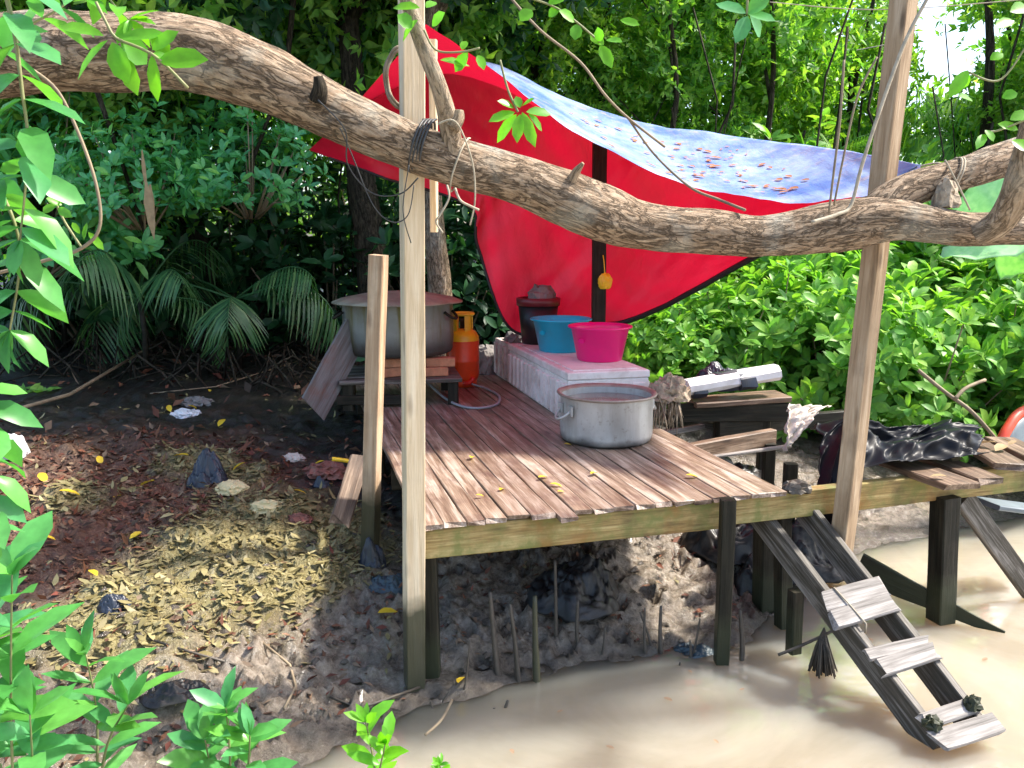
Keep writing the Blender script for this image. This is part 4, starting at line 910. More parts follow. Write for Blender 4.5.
for k_, (u, v, Yy, zz, dm, sd, lab) in enumerate(((745, 480, 4.75, -.62, (.7, .6, .36), 81, 'black plastic lining the pit under the crossbeam, added to deepen its shade'), (800, 500, 4.7, -.72, (.6, .6, .42), 82, 'black plastic heaped in the pit under the hanging sheet, added to deepen its shade'), (720, 430, 5.5, -.5, (.8, .6, .34), 83, 'dark plastic stuffed under the old trestle, added to deepen its shade'))):
    p = at_y(u, v, Yy); tag(drape('pit_shade_plastic', M['mudbag'], (p.x, Yy, zz), dm, sd, 9, .3), lab, 'plastic sheet')  # some dark bags lie here; these sheets are added to fill in the shade
bagat('pink_bag', 'bright pink plastic bag caught between the ladder rails', 'plastic bag', 822, 560, (.12, .12, .34), 'pink_rag', 69, .35)
bagat('paper_scrap', 'stained yellow paper tray lying by the black bag', 'paper', 232, 490, (.19, .15, .06), 'paper', 70, .2)
bagat('cream_scrap', 'small cream foam scrap lying on the olive leaves', 'scrap', 268, 508, (.17, .11, .05), 'paper', 71, .3)
bagat('white_wrapper', 'crumpled white wrapper lying on the dark soil at the back', 'wrapper', 186, 416, (.19, .14, .05), 'white', 72, .4)
bagat('grey_wrapper', 'grey plastic wrapper behind the crumpled white one', 'wrapper', 196, 405, (.22, .16, .06), 'greycloth', 73, .4)
bagat('white_scrap', 'white paper scrap on the bank beside the deck', 'scrap', 293, 458, (.13, .10, .04), 'rag', 74, .3)
bagat('bottle_scrap', 'pale plastic tub thrown among the leaves at the left edge', 'tub', 14, 455, (.16, .16, .14), 'white', 75, .12)
bagat('pink_scrap', 'faded pink scrap in the olive leaves', 'scrap', 300, 520, (.12, .08, .04), 'reddish', 76, .3)
bagat('red_rag', 'rust red rag lying beside the broken board by the short post', 'rag', 326, 474, (.22, .18, .07), 'reddish', 77, .4)
bagat('blue_scrap', 'blue plastic scrap below the yellow handle', 'scrap', 322, 484, (.12, .10, .06), 'bluebag', 78, .4)
q = [at_y(352, 452, 4.5), at_y(366, 466, 4.5), at_y(352, 532, 4.2), at_y(330, 508, 4.25)]
M_, L_ = frame((q[0] + q[1]) / 2, (q[2] + q[3]) / 2, (.4, -.5, .8)); mb = MB(); mb.beam(L_, .11, .03, amp=.006, ends=.06)
me = bpy.data.meshes.new('broken_board'); me.from_pydata(mb.v, [], mb.f); o = link('broken_board', me, M['brownboard']); o.matrix_basis = M_; tag(o, 'broken grey brown board leaning down the bank by the short post', 'board')
kn = thing('scraper', 'scraper with a yellow handle lying against the short post', 'scraper', at_y(345, 462, 4.6))
m = MB(); m.tube(pxline([(332, 459, 4.55), (342, 460, 4.56), (352, 462, 4.57)], 8), .012, 8); m.build('handle', M['yellow'], kn)
timber('blade', at_y(352, 462, 4.57), at_y(366, 464, 4.58), .035, .004, M['grey'], kn)
# brush-like bundle under the ladder
bd_ = thing('twig_bundle', 'bundle of dark twigs fanned in the water under the ladder', 'twig bundle', at_y(822, 690, 3.5)); m = MB()
hp = at_y(822, 632, 3.62)
for k in range(130):
    e = Vector((hp.x + random.gauss(.01, .032), hp.y + random.gauss(-.02, .03), -.81)); m.tube([hp + Vector((random.uniform(-.015, .015),) * 3), hp.lerp(e, .5) + Vector((0, 0, .02)), e], .004, 4)
m.build('twigs', M['root'], bd_)
m = MB(); m.tube(pxline([(778, 655, 3.6), (800, 646, 3.6), (822, 636, 3.62), (838, 628, 3.64)], 10), .008, 6); m.build('binding', M['root'], bd_)

# breathing roots and stakes in the mud
rl = 'dark breathing root sticking up out of the mud'; rg_ = 'mangrove roots sticking up from the mud'
def rootlet(name, u0, v0, u1, v1, r_, mat='root', label=rl, group=rg_, cat='root'):
    b_ = G(u1, v1); b_.z = max(b_.z, -.85) - .05; t_ = at_y(u0, v0, b_.y + .02); mid = b_.lerp(t_, .5) + Vector((random.uniform(-.012, .012), 0, 0))
    m = MB(); pts = spline([tuple(b_), tuple(mid), tuple(t_)], 10); m.tube([Vector(p) for p in pts], [r_ * (1 - .5 * k / 9) for k in range(10)], 7, rough=.25, seed=u0); return tag(m.build(name, M[mat]), label, cat, group)
for a_ in ((490, 592, 499, 678, .016), (510, 604, 519, 682, .014), (555, 560, 556, 640, .012), (645, 608, 646, 656, .010), (661, 606, 662, 655, .014), (690, 640, 691, 664, .010), (727, 660, 727, 672, .010), (740, 610, 741, 674, .016),
           (680, 662, 680, 684, .008), (694, 668, 694, 684, .008), (538, 736, 538, 750, .006), (530, 742, 530, 752, .006), (508, 700, 500, 730, .012), (494, 708, 502, 733, .012), (517, 722, 505, 732, .010), (578, 600, 580, 650, .012),
           (640, 612, 655, 650, .008), (700, 618, 690, 660, .008), (470, 640, 462, 690, .006), (605, 628, 600, 655, .007), (450, 690, 438, 705, .006), (430, 700, 437, 716, .008)): rootlet('breathing_root', *a_)
rootlet('stake', 535, 596, 537, 686, .020, 'pale2', 'pale stake with a yellow band standing in the mud under the deck', None, 'stake')
cord('fallen_stick', 'long thin stick lying on the dark soil at the back left', 'stick', [[G(-20, 424) + Vector((0, 0, .05)), G(70, 402) + Vector((0, 0, .06)), G(160, 352) + Vector((0, 0, .12))]], .016, M['twig'])
cord('bent_twig', 'pale bent twig lying on the mud beside the tall post', 'twig', [pxline([(425, 735, 3.02), (441, 720, 3.1), (452, 700, 3.25)], 12)], .006, M['twig'])
for lab, pts in (('pale crooked twig lying on the grey mud bank', [(262, 645), (290, 668), (296, 690), (284, 712)]), ('dark twig lying in the dead leaves near the small plants', [(150, 640), (190, 655), (236, 668)]),
                 ('straight dry stick across the dark soil behind the white wrapper', [(150, 395), (215, 388), (300, 362)]), ('thin dark stick on the mud in front of the tall post', [(330, 700), (360, 712), (420, 690)])):
    cord('loose_twig', lab, 'twig', [[G(u, v) + Vector((0, 0, .015)) for u, v in pts]], .006, M['twig'] if 'pale' in lab or 'dry' in lab else M['root'])
# ------------------------------------------------------------------ vegetation prototypes (mesh data shared by copies)
def dome_points(n, rx, ry, rz, shell=.55, clump=18, cj=.28):
    """clumped points through a dome: an uneven outline with gaps between clumps"""
    cc = rnd_unit(clump); cc[:, 2] = np.abs(cc[:, 2]); cc *= RNG.uniform(shell, 1.0, (clump, 1))
    w = cc[RNG.integers(0, clump, n)] + RNG.normal(size=(n, 3)) * cj * RNG.uniform(.5, 1.2, (n, 1))
    w[:, 2] = np.abs(w[:, 2]); ax = unit(w * (1, 1, .6) + (0, 0, .55) + RNG.normal(size=(n, 3)) * .25)
    return w * (rx, ry, rz), ax
def shrub_mesh(n, dims, k=8, L=.135, W=.06, shape='hex', droop=.25, clump=22):
    p, ax = dome_points(n, *dims, clump=clump); me = tri_mesh('shrub_leaves', [rosettes(p, ax, k, L, W, shape, droop, (.5, 1.35))])
    m = MB()
    for q in p[:max(14, n // 16)]:
        b_ = Vector((q[0] * .15, q[1] * .15, -.15)); e = Vector(q); mid = b_.lerp(e, .5) + Vector((q[0] * .12, q[1] * .12, .08)); m.tube([b_, b_.lerp(mid, .6), mid, e], [.014, .012, .009, .005], 5)
    st = bpy.data.meshes.new('shrub_stems'); st.from_pydata(m.v, [], m.f); st.polygons.foreach_set('use_smooth', [True] * len(m.f)); st.update()
    return me, st
def plantlike(name, label, cat, meshes, mats, pnames, loc, rz=0, sc=1, group=None):
    t = thing(name, label, cat, loc, group, rz); t.scale = sc if hasattr(sc, '__len__') else (sc,) * 3
    for me, mt, pn in zip(meshes, mats, pnames):
        if not me.materials: me.materials.append(mt)
        o = bpy.data.objects.new(pn, me); C.objects.link(o); o.parent = t
        if me.materials[0] != mt: o.material_slots[0].link = 'OBJECT'; o.material_slots[0].material = mt
    return t
SB = [shrub_mesh(560, (.95, .8, 1.0)), shrub_mesh(520, (.85, .85, .9), 8, .125, .055), shrub_mesh(430, (.8, .7, 1.1), 8, .145, .062)]
bush = [  # pixel of the base, distance, variant, scale, label
    (680, 392, 7.5, 0, .62, 'bushy shrub right behind the pink basin'), (700, 372, 7.6, 1, .85, 'bright shrub rising behind the wrapped white board'), (762, 372, 7.5, 2, .95, 'dense shrub between the white board and the leaning post'),
    (838, 388, 7.3, 0, 1.0, 'bright shrub behind the leaning post'), (910, 404, 7.1, 1, 1.0, 'shrub with pale rosettes behind the black plastic sheet'), (985, 420, 7.0, 2, 1.0, 'shrub beside the red edged boat'),
    (1050, 400, 6.9, 0, 1.1, 'shrub cut by the right border behind the boat'), (720, 330, 9.0, 1, 1.25, 'taller shrub under the red tarpaulin corner'), (800, 325, 9.0, 2, 1.25, 'taller shrub in the middle of the bright thicket'),
    (880, 330, 8.8, 0, 1.3, 'taller shrub below the forked limb'), (960, 335, 8.6, 1, 1.35, 'taller shrub below the pale banana leaves'), (1040, 335, 8.6, 2, 1.35, 'taller shrub at the right border of the thicket'),
    (668, 325, 9.4, 0, .95, 'taller shrub half hidden by the tarpaulin'), (845, 290, 10.8, 1, 1.6, 'tall shrub at the back of the thicket under the limb'), (950, 290, 10.6, 2, 1.6, 'tall shrub at the back of the thicket by the banana leaves'), (750, 290, 11.0, 0, 1.6, 'tall shrub at the back behind the tarpaulin')]
for k, (u, v, Yd, vr, sc, lab) in enumerate(bush):
    p = at_y(u, v, Yd); p.z = float(ground_z(p.x, p.y)) - .05
    plantlike('leafy_shrub', lab, 'shrub', SB[vr], (M['lf_bush'], M['twig']), ('foliage', 'stems'), p, k * 1.9, (sc, sc, sc * 1.05), 'bright green shrubs right of the deck')
LB = [shrub_mesh(300, (1.0, .8, 1.1), 6, .13, .05, clump=16), shrub_mesh(260, (.9, .8, 1.0), 6, .12, .05, clump=14)]
lsh = [(40, 8.0, 1.05, 0, 1.15, 'lf_bough', 'leafy mangrove bough hanging at the left border below the limb'), (150, 7.6, 1.45, 1, .85, 'lf_bough', 'leafy bough with bluish leaves below the limb at the dry hanging leaf'), (255, 8.2, 1.55, 0, .8, 'lf_bough', 'leafy bough under the limb near the red tarpaulin corner'),
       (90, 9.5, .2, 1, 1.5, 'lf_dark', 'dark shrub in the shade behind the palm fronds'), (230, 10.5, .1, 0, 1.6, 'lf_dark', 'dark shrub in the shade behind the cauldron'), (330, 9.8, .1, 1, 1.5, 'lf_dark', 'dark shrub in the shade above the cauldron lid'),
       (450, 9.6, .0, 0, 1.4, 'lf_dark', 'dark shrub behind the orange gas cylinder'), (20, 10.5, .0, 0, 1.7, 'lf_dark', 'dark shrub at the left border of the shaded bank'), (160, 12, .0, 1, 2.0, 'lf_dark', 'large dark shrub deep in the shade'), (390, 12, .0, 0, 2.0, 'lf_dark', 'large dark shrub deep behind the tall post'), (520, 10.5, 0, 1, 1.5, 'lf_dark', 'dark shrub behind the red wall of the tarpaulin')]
for k, (u, Yd, z, vr, sc, mt, lab) in enumerate(lsh):
    p = at_y(u, 300, Yd); p.z = z - .05
    t_ = plantlike('shaded_shrub' if mt == 'lf_dark' else 'leafy_bough', lab, 'shrub' if mt == 'lf_dark' else 'bough', LB[vr], (M[mt], M['twig']), ('foliage', 'stems'), p, k * 2.3, sc, 'dark undergrowth behind the bank' if mt == 'lf_dark' else 'boughs below the limb')
    if mt != 'lf_dark':                                # the bough hangs from the canopy by its own limb
        m = MB(); m.tube([Vector((0, 0, -.2)), Vector((.15, .12, .5)), Vector((-.1, .5, 1.6)), Vector((.2, .9, 3.4))], [.018, .022, .03, .045], 7, rough=.1); m.build('branch', M['bark_dark'], t_, world=False)

# palms
def frond_mesh(L=1.6, n=26, lw=.028, ll=.46, arch=.62):
    pts = [Vector((t * L * (1 - .18 * t), 0, L * (.62 * t - arch * 1.9 * t * t * t * .62))) for t in np.linspace(0, 1, 16)]
    m = MB(); m.tube(pts, [.012 * (1 - .8 * k / 15) + .002 for k in range(16)], 5); P, D, N_ = [], [], []
    sm = spline([tuple(p) for p in pts], n * 2)
    for k in range(12, n * 2 - 2, 1):
        d = unit((sm[min(k + 1, n*2-1)] - sm[k - 1])[None])[0]; s_ = 1 if k % 2 else -1; t = k / (2 * n)
        up = unit(np.cross(d, (0, 1, 0))[None])[0] * -1
        P.append(sm[k]); D.append(d * .55 + np.array((0, s_, 0)) * .8 + np.array((0, 0, -.30 - .2 * t))); N_.append((0, 0, 1) + d * .2)
    q = np.linspace(0, 1, len(P)); Ls = ll * (.45 + .75 * np.sin(np.pi * (q * .86 + .1)))
    lv, lf = leaf_arrays(P, D, N_, Ls, lw, 'strap', RNG.uniform(.35, .8, len(P)), .3)
    mv = np.array([tuple(p) for p in m.v]); mf = []
    for f in m.f:
        for j in range(1, len(f) - 1): mf.append((f[0], f[j], f[j + 1]))
    return tri_mesh('frond', [(lv, lf), (mv, np.array(mf))])
FM = [frond_mesh(1.5), frond_mesh(1.8, arch=.75), frond_mesh(1.3, arch=.4)]
for f in FM: f.materials.append(M['lf_palm'])
def palm(label, loc, nf, sc, hgt, mat='lf_palm', az=None):
    t = thing('palm_tree', label, 'palm', loc, 'palms at the forest edge'); m = MB()
    m.tube([(0, 0, -.15), (.02, .01, hgt * .5), (0, 0, hgt)], [.032, .028, .025], 7, rough=.15); o = m.build('trunk', M['wet'], t, world=False)
    for k in range(nf):
        f = bpy.data.objects.new('frond', FM[k % 3]); C.objects.link(f); f.parent = t; a_ = (k * 2.4 if az is None else az[k % len(az)]) + random.uniform(-.25, .25)
        f.location = (0, 0, hgt); f.rotation_euler = (random.uniform(-.2, .2), -random.uniform(-.25, .55) * (1 if k > nf // 3 else -1) + .1, a_); f.scale = (sc * random.uniform(.85, 1.15),) * 3
        if mat != 'lf_palm': f.material_slots[0].link = 'OBJECT'; f.material_slots[0].material = M[mat]
    return t
def gp(u, Yd): p = at_y(u, 300, Yd); return Vector((p.x, Yd, float(ground_z(p.x, Yd))))
palm('dark palm with drooping fronds at the left of the shaded bank', gp(140, 7.9), 7, .92, .72)
palm('dark palm with arching fronds behind the leaning board', gp(235, 8.2), 6, .85, .70)
palm('low dark palm in the shade left of the two drooping palms', gp(60, 9.2), 9, .8, .8)
palm('palm standing between the tarpaulin ridge and the leaning post', gp(800, 11.5), 13, 1.1, 2.0, 'lf_mid')
palm('palm behind the leaning post', gp(880, 12.5), 12, 1.2, 2.6, 'lf_mid')
palm('palm deep in the dark behind the cauldron', gp(330, 11), 10, .9, .9)

# trees
def crown_mesh(n, dims, L, W, clump, cj=.16, k=5, shape='dia', droop=.25):
    cc = rnd_unit(clump) * RNG.uniform(.35, 1.0, (clump, 1)) ** .6; w = cc[RNG.integers(0, clump, n)] + RNG.normal(size=(n, 3)) * cj * RNG.uniform(.4, 1.3, (n, 1))
    ax = unit(w * .8 + (0, 0, .35) + RNG.normal(size=(n, 3)) * .5); return tri_mesh('crown', [rosettes(w * dims, ax, k, L, W, shape, droop, (.5, 1.4), .35)])
CR = [crown_mesh(1500, (1.5, 1.4, 1.3), .115, .05, 46, .13), crown_mesh(1200, (1.2, 1.2, 1.7), .09, .042, 44, .13), crown_mesh(1600, (1.9, 1.6, 1.2), .125, .05, 50, .13), crown_mesh(1100, (1.0, 1.0, 1.5), .085, .036, 36, .12)]
def tree_at(name, label, u, Yd, r0, lean, hgt, crowns, mat='lf_mid', bk='bark_dark', group='trees of the mangrove forest', kink=.25):
    b_ = gp(u, Yd); b_.z -= .2; t = thing(name, label, 'tree', b_, group); m = MB()
    pts = [Vector((lean * hgt * q + kink * noise.noise((u * .1, q * 2.5, 1)) * hgt * .25, kink * noise.noise((u * .1, q * 2.5, 6)) * hgt * .2, q * hgt)) for q in np.linspace(0, 1, 14)]
    m.tube(pts, [r0 * (1.25 if k == 0 else 1 - .055 * k) for k in range(14)], 10, rough=.12, seed=u)
    for cx, cy, cz, vr, sc in crowns:
        i = min(12, max(4, int((cz / hgt) * 10))); e = Vector((cx, cy, cz)); m.tube([pts[i], pts[i].lerp(e, .5) + Vector((0, 0, .12)), e], [r0 * .45, r0 * .3, r0 * .12], 6, rough=.1)
        for s_ in (1, -1): m.tube([pts[i].lerp(e, .5) + Vector((0, 0, .12)), e + Vector((s_ * .5 * sc, .3 * s_, .4))], [r0 * .25, r0 * .07], 5)
    m.build('trunk', M[bk], t, world=False)
    for cx, cy, cz, vr, sc in crowns:
        me = CR[vr]
        if not me.materials: me.materials.append(M['lf_mid'])
        o = bpy.data.objects.new('crown', me); C.objects.link(o); o.parent = t; o.location = (cx, cy, cz); o.scale = (sc, sc, sc); o.rotation_euler = (0, 0, cx * 3 + cz + u)
        if mat != 'lf_mid': o.material_slots[0].link = 'OBJECT'; o.material_slots[0].material = M[mat]
    return t
T = tree_at
T('forest_tree', 'tree with a dark thick trunk rising behind the limb left of the tarpaulin', 366, 8.6, .20, .01, 5.2, [(-.6, .8, 4.6, 2, 1.2), (.9, .6, 5.0, 0, 1.2), (-1.6, .4, 3.6, 1, 1.0), (1.0, -1.3, 5.0, 2, 1.0), (2.0, -.7, 5.2, 0, 1.1)], 'lf_dark')  # last two crowns added out of view to keep sun off the bank
T('forest_tree', 'tree with a mossy brown trunk standing behind the cauldron and tall post', 436, 8.2, .13, .02, 5.0, [(-.3, .9, 4.4, 0, 1.2), (.8, .5, 4.9, 2, 1.0)], 'lf_mid', 'bark')
T('forest_tree', 'tree overhanging the shaded bank at the far left', 30, 9.0, .16, .06, 4.6, [(-.4, 0, 4.2, 2, 1.3), (0, -1.2, 4.6, 1, 1.2), (.3, .6, 2.6, 0, 1.1)], 'lf_mid')
T('forest_tree', 'tree leaning over the dark soil behind the palms', 190, 9.6, .14, -.03, 5.0, [(-.2, -.6, 4.4, 2, 1.3), (1.2, 0, 4.6, 1, 1.2), (-1.3, -.3, 3.4, 0, 1.1), (.4, .4, 2.9, 3, 1.2)], 'lf_mid')
T('forest_tree', 'bushy tree directly above the palms behind the limb', 285, 10.4, .15, .03, 5.0, [(0, 0, 3.6, 2, 1.3), (-.9, -.4, 4.7, 1, 1.3), (1.2, -.4, 4.9, 0, 1.2)], 'lf_mid')
T('slender_tree', 'slender tree just right of the tarpaulin peak', 530, 10.2, .07, .05, 5.0, [(0, .3, 4.4, 1, 1.0), (.5, .2, 3.3, 3, 1.0), (-.7, .3, 3.6, 0, .8)], 'lf_yel')
T('slender_tree', 'slender dark tree above the middle of the blue tarpaulin', 610, 10.6, .075, -.02, 5.4, [(.3, .8, 4.6, 0, 1.1), (-.4, .7, 3.2, 3, 1.1)])
T('slender_tree', 'slender tree with a straight stem, second right of the tarpaulin peak', 648, 9.8, .055, .02, 5.0, [(.2, .9, 4.3, 3, 1.2), (-.1, .8, 3.0, 3, 1.0)])
T('slender_tree', 'slender tree in the forest above the leaf litter on the tarpaulin', 690, 11.2, .08, -.04, 5.6, [(0, .8, 4.8, 1, 1.1), (.5, .8, 3.4, 0, 1.0)], 'lf_yel')
T('slender_tree', 'slender leaning tree over the right half of the tarpaulin', 742, 10.4, .06, .04, 5.0, [(.1, .6, 4.3, 0, 1.0), (-.3, .8, 3.1, 3, 1.1)])
T('slender_tree', 'slender tree right of the palm beyond the tarpaulin', 838, 12.6, .07, .02, 5.4, [(0, .4, 4.6, 1, 1.1), (-.4, .3, 3.4, 0, 1.0)], 'lf_yel')
T('crooked_tree', 'crooked dark tree bending right beside the bright gap of sky', 968, 10.2, .11, -.09, 5.0, [(1.1, .6, 3.1, 3, .8)], 'lf_mid', 'bark_dark', kink=.9)
T('crooked_tree', 'brown tree with a leaning stem at the right border', 1012, 9.6, .10, -.05, 5.0, [(.7, .2, 3.0, 0, .8), (.9, .6, 4.4, 1, 1.0)], 'lf_yel', 'bark', kink=.5)
T('crooked_tree', 'thin tree between the crooked tree and the leaning post', 935, 12.5, .07, .05, 5.4, [(-1.4, .6, 2.6, 3, .9)], 'lf_mid', kink=.6)
T('forest_tree', 'tree at the far right beyond the shrubs', 1090, 11.5, .14, 0, 5.4, [(0, 0, 3.2, 2, 1.2), (-.6, -.4, 4.4, 0, 1.1)])
# far wood: reads as one mass
def far_wood():
    n = 9000; x = RNG.uniform(-13, 14, n); y = RNG.uniform(12.5, 18, n); z = RNG.uniform(-.1, 6.5, n)
    u = 512 + FPX * x / (y * cp); v = 384 - FPX * np.tan(np.arctan2(z - 1.2, y) + PITCH)
    gap = np.exp(-(((u - 935) / 44) ** 2 + ((v - 50) / 42) ** 2)) + .8 * np.exp(-(((u - 905) / 22) ** 2 + ((v - 60) / 30) ** 2))
    keep = (RNG.uniform(size=n) > gap * 1.6) & (fbm(x + 40, z + y * .4, .8, 3) + RNG.uniform(-.3, .3, n) > -.22)
    p = np.stack([x, y, z], 1)[keep]; ax = unit(RNG.normal(size=p.shape) + (0, -.5, .5)); return tri_mesh('far_wood', [rosettes(p, ax, 7, .19, .085, 'dia', .25, (.5, 1.5), .4)])
tag(link('far_wood', far_wood(), M['lf_far']), 'deep green wood behind the clearing', 'wood', None, 'stuff')
def tangle():
    m = MB()
    for k in range(150):
        u = random.choice((random.uniform(-20, 520), random.uniform(520, 1040))); Yd = random.uniform(9.3, 13); b_ = gp(u, Yd); q = Vector((random.uniform(-.9, .9), random.uniform(-.3, .3), random.uniform(.8, 4.5)))
        s_ = Vector((random.uniform(-.3, .3), random.uniform(-.3, .3), 0)); m.tube([b_, b_ + q * .4 + s_, b_ + q * .75 - s_ * .5, b_ + q], random.uniform(.006, .02), 4)
    return m.build('stem_tangle', M['bark_dark'])
tag(tangle(), 'tangle of thin stems and roots in the forest', 'undergrowth', None, 'stuff')
def roots_tangle():
    m = MB()
    for k in range(170):
        u = random.uniform(-10, 330); Yd = random.uniform(7.2, 10.5); b_ = gp(u, Yd); d = Vector((random.uniform(-.5, .5), random.uniform(-.3, .3), 0)); h = random.uniform(.05, .35)
        m.tube([b_, b_ + d * .5 + Vector((0, 0, h)), b_ + d + Vector((0, 0, h * .4)), b_ + d * 1.3 - Vector((0, 0, .05))], random.uniform(.005, .013), 4)
    return m.build('root_tangle', M['bark_dark'])
tag(roots_tangle(), 'tangle of arching roots on the shaded soil', 'undergrowth', None, 'stuff')
# banana leaves, pale in the sun
bn = thing('banana_plant', 'plant with very large pale green leaves behind the forked limb', 'plant', gp(1000, 5.9))
def big_leaf(pts, w_, tilt=(0, -.6, .8)):
    sm = spline([tuple(at_y(*p)) for p in pts], 15); T_ = np.gradient(sm, axis=0); T_ = unit(T_); sd = unit(np.cross(np.array(tilt)[None], T_)); m = MB()
    prof = np.sin(np.pi * np.linspace(.04, .985, 15)) ** .6 * w_ / 2
    m.grid(lambda a_, b_: Vector(sm[round(a_ * 14)] + sd[round(a_ * 14)] * prof[round(a_ * 14)] * (b_ * 2 - 1) + np.array((0, 0, 1)) * (abs(b_ * 2 - 1) * .05 + .012 * math.sin(a_ * 60))), 14, 8, 0, .002); return m.build('blade', M['lf_banana'], bn)
big_leaf([(955, 246, 5.9), (985, 212, 5.8), (1025, 186, 5.7), (1060, 172, 5.6)], .42); big_leaf([(940, 258, 5.8), (985, 252, 5.6), (1030, 240, 5.5), (1075, 232, 5.4)], .34); big_leaf([(1000, 280, 6.0), (1025, 255, 5.9), (1060, 235, 5.8)], .3)
m = MB(); p = gp(1060, 5.8); m.tube([p, p.lerp(at_y(1060, 232, 5.6), .6), at_y(1062, 200, 5.6)], [.05, .04, .03], 10); m.build('stalk', M['stem'], bn)

# ------------------------------------------------------------------ foreground leaves
def leafy_stem(name, label, cat, pts, L, W, step_, mat, r=.006, droop=.25, group=None, nrm=(0, -.35, 1), spread=.95, tip=True, jl=.2, stemmat='stem', alt=False, start=.12):
    sm = np.array([tuple(p) for p in (pxline(pts, 40) if len(pts[0]) == 3 and not isinstance(pts[0], Vector) else pts)]); n = len(sm)
    t = thing(name, label, cat, sm[0], group); m = MB(); m.tube([Vector(p) for p in sm], [r * (1 - .65 * k / n) for k in range(n)], 6); m.build('stem', M[stemmat], t)
    seg = np.linalg.norm(np.diff(sm, axis=0), axis=1); cum = np.concatenate([[0], np.cumsum(seg)]); pos = np.arange(cum[-1] * start, cum[-1], step_); P, D, N_, Ls = [], [], [], []
    for k, c in enumerate(pos):
        i = min(int(np.searchsorted(cum, c)), n - 1); d = unit((sm[min(i + 1, n-1)] - sm[max(i - 1, 0)])[None])[0]; a_ = k * 2.4 + random.uniform(-.4, .4)
        rv = unit(RNG.normal(size=(1, 3)) * .25 + np.array((math.cos(a_), math.sin(a_) * .8, 0))[None])[0]; rv = unit((rv - d * rv.dot(d))[None])[0]
        for s_ in ((1, -1) if not alt else (1,)):
            P.append(sm[i]); D.append(d * (1 - spread * .7) + rv * s_ * spread + np.array((0, 0, .05))); N_.append(np.array(nrm) + RNG.normal(size=3) * .3); Ls.append(1.0)
    if tip:
        d = unit((sm[-1] - sm[-4])[None])[0]
        for k in range(4): P.append(sm[-1]); D.append(d + RNG.normal(size=3) * .5); N_.append(np.array(nrm) + RNG.normal(size=3) * .3); Ls.append(.7)
    Ls = np.array(Ls) * L * RNG.uniform(1 - jl, 1 + jl, len(P)); me = tri_mesh('foliage', [leaf_arrays(P, D, N_, Ls, Ls * (W / L), 'hex', RNG.uniform(.05, 1.9, len(P)) * droop, .3)])
    link('foliage', me, M[mat], t); return t
def pxleaves(name, label, cat, rows, mat, stem=None, Y0=2., group=None):
    """leaves given by the pixels of base and tip, width and distance of each; real leaves a hand long"""
    t = thing(name, label, cat, at_y(rows[0][0], rows[0][1], Y0), group); P, D, N_, Ls, W_ = [], [], [], [], []
    for u0, v0, u1, v1, wd in rows:
        a_, b_ = at_y(u0, v0, Y0), at_y(u1, v1, Y0 + random.uniform(-.05, .05)); d = b_ - a_; P.append(tuple(a_)); D.append(tuple(d)); Ls.append(d.length); W_.append(wd * Y0 / FPX)
        N_.append((random.uniform(-.3, .3), -.85, .5 + random.uniform(-.2, .3)))
    link('foliage', tri_mesh('foliage', [leaf_arrays(P, D, N_, Ls, W_, 'hex', RNG.uniform(.0, .18, len(P)), .28)]), M[mat], t)
    for s_ in (stem or []): m = MB(); m.tube(pxline([(u, v, Y0) for u, v in s_], 16), .0035, 6); m.build('stem', M['stem'], t)
    return t
pxleaves('leafy_twig', 'bright lime twig with broad leaves hanging before the left end of the limb', 'twig', [(104, 36, 54, 19, 15), (108, 40, 70, 75, 15), (112, 42, 126, 82, 21), (116, 44, 138, 96, 17), (118, 38, 164, 30, 13), (120, 38, 148, 64, 26), (152, 54, 170, 58, 10), (152, 50, 176, 30, 14), (152, 54, 157, 102, 13), (158, 60, 207, 58, 22), (150, 34, 170, 56, 16)], 'lf_lime', [[(96, 2), (106, 22), (116, 38), (140, 48), (160, 60), (188, 88)]], 2.0)
pxleaves('leafy_twig', 'small lime sprig before the red tarpaulin', 'twig', [(515, 112, 489, 120, 11), (517, 114, 494, 142, 12), (520, 114, 516, 140, 12), (522, 112, 535, 146, 12), (514, 108, 498, 100, 10), (520, 108, 516, 96, 9), (526, 112, 552, 112, 13), (528, 114, 545, 130, 9), (522, 106, 534, 98, 8)], 'lf_lime', [[(500, 60), (508, 90), (518, 112)]], 2.6)
pxleaves('leafy_twig', 'lime sprig growing from the upright branch at the top of the tall post', 'twig', [(440, 60, 470, 62, 10), (412, 28, 398, 14, 15), (418, 20, 400, 40, 14), (420, 8, 392, 4, 12), (426, 8, 436, 0, 10), (432, 26, 444, 12, 12), (468, 52, 455, 72, 12), (478, 55, 484, 68, 9), (462, 50, 466, 40, 8)], 'lf_lime', [[(424, 30), (436, 50), (460, 52), (480, 48)]], 2.9)
pxleaves('leafy_twig', 'twig of broad green leaves hanging at the top above the blue tarpaulin', 'twig', [(746, 14, 716, 2, 16), (746, 14, 768, -2, 18), (748, 16, 736, 42, 15), (750, 16, 764, 36, 16), (748, 14, 776, 20, 12)], 'lf_near', [[(748, -20), (747, 14)]], 2.4)
pxleaves('leafy_twig', 'sprig of green leaves at the top right of the tarpaulin peak', 'twig', [(575, 22, 560, 10, 12), (577, 24, 575, 40, 12), (600, 45, 612, 66, 12), (604, 45, 590, 34, 11), (606, 40, 622, 40, 9), (600, 42, 598, 28, 9), (560, 8, 548, 16, 12), (532, 10, 520, 20, 14), (620, 20, 640, 24, 9), (548, 4, 566, -6, 12)], 'lf_lime', [[(520, -5), (560, 10), (600, 42)]], 3.0)
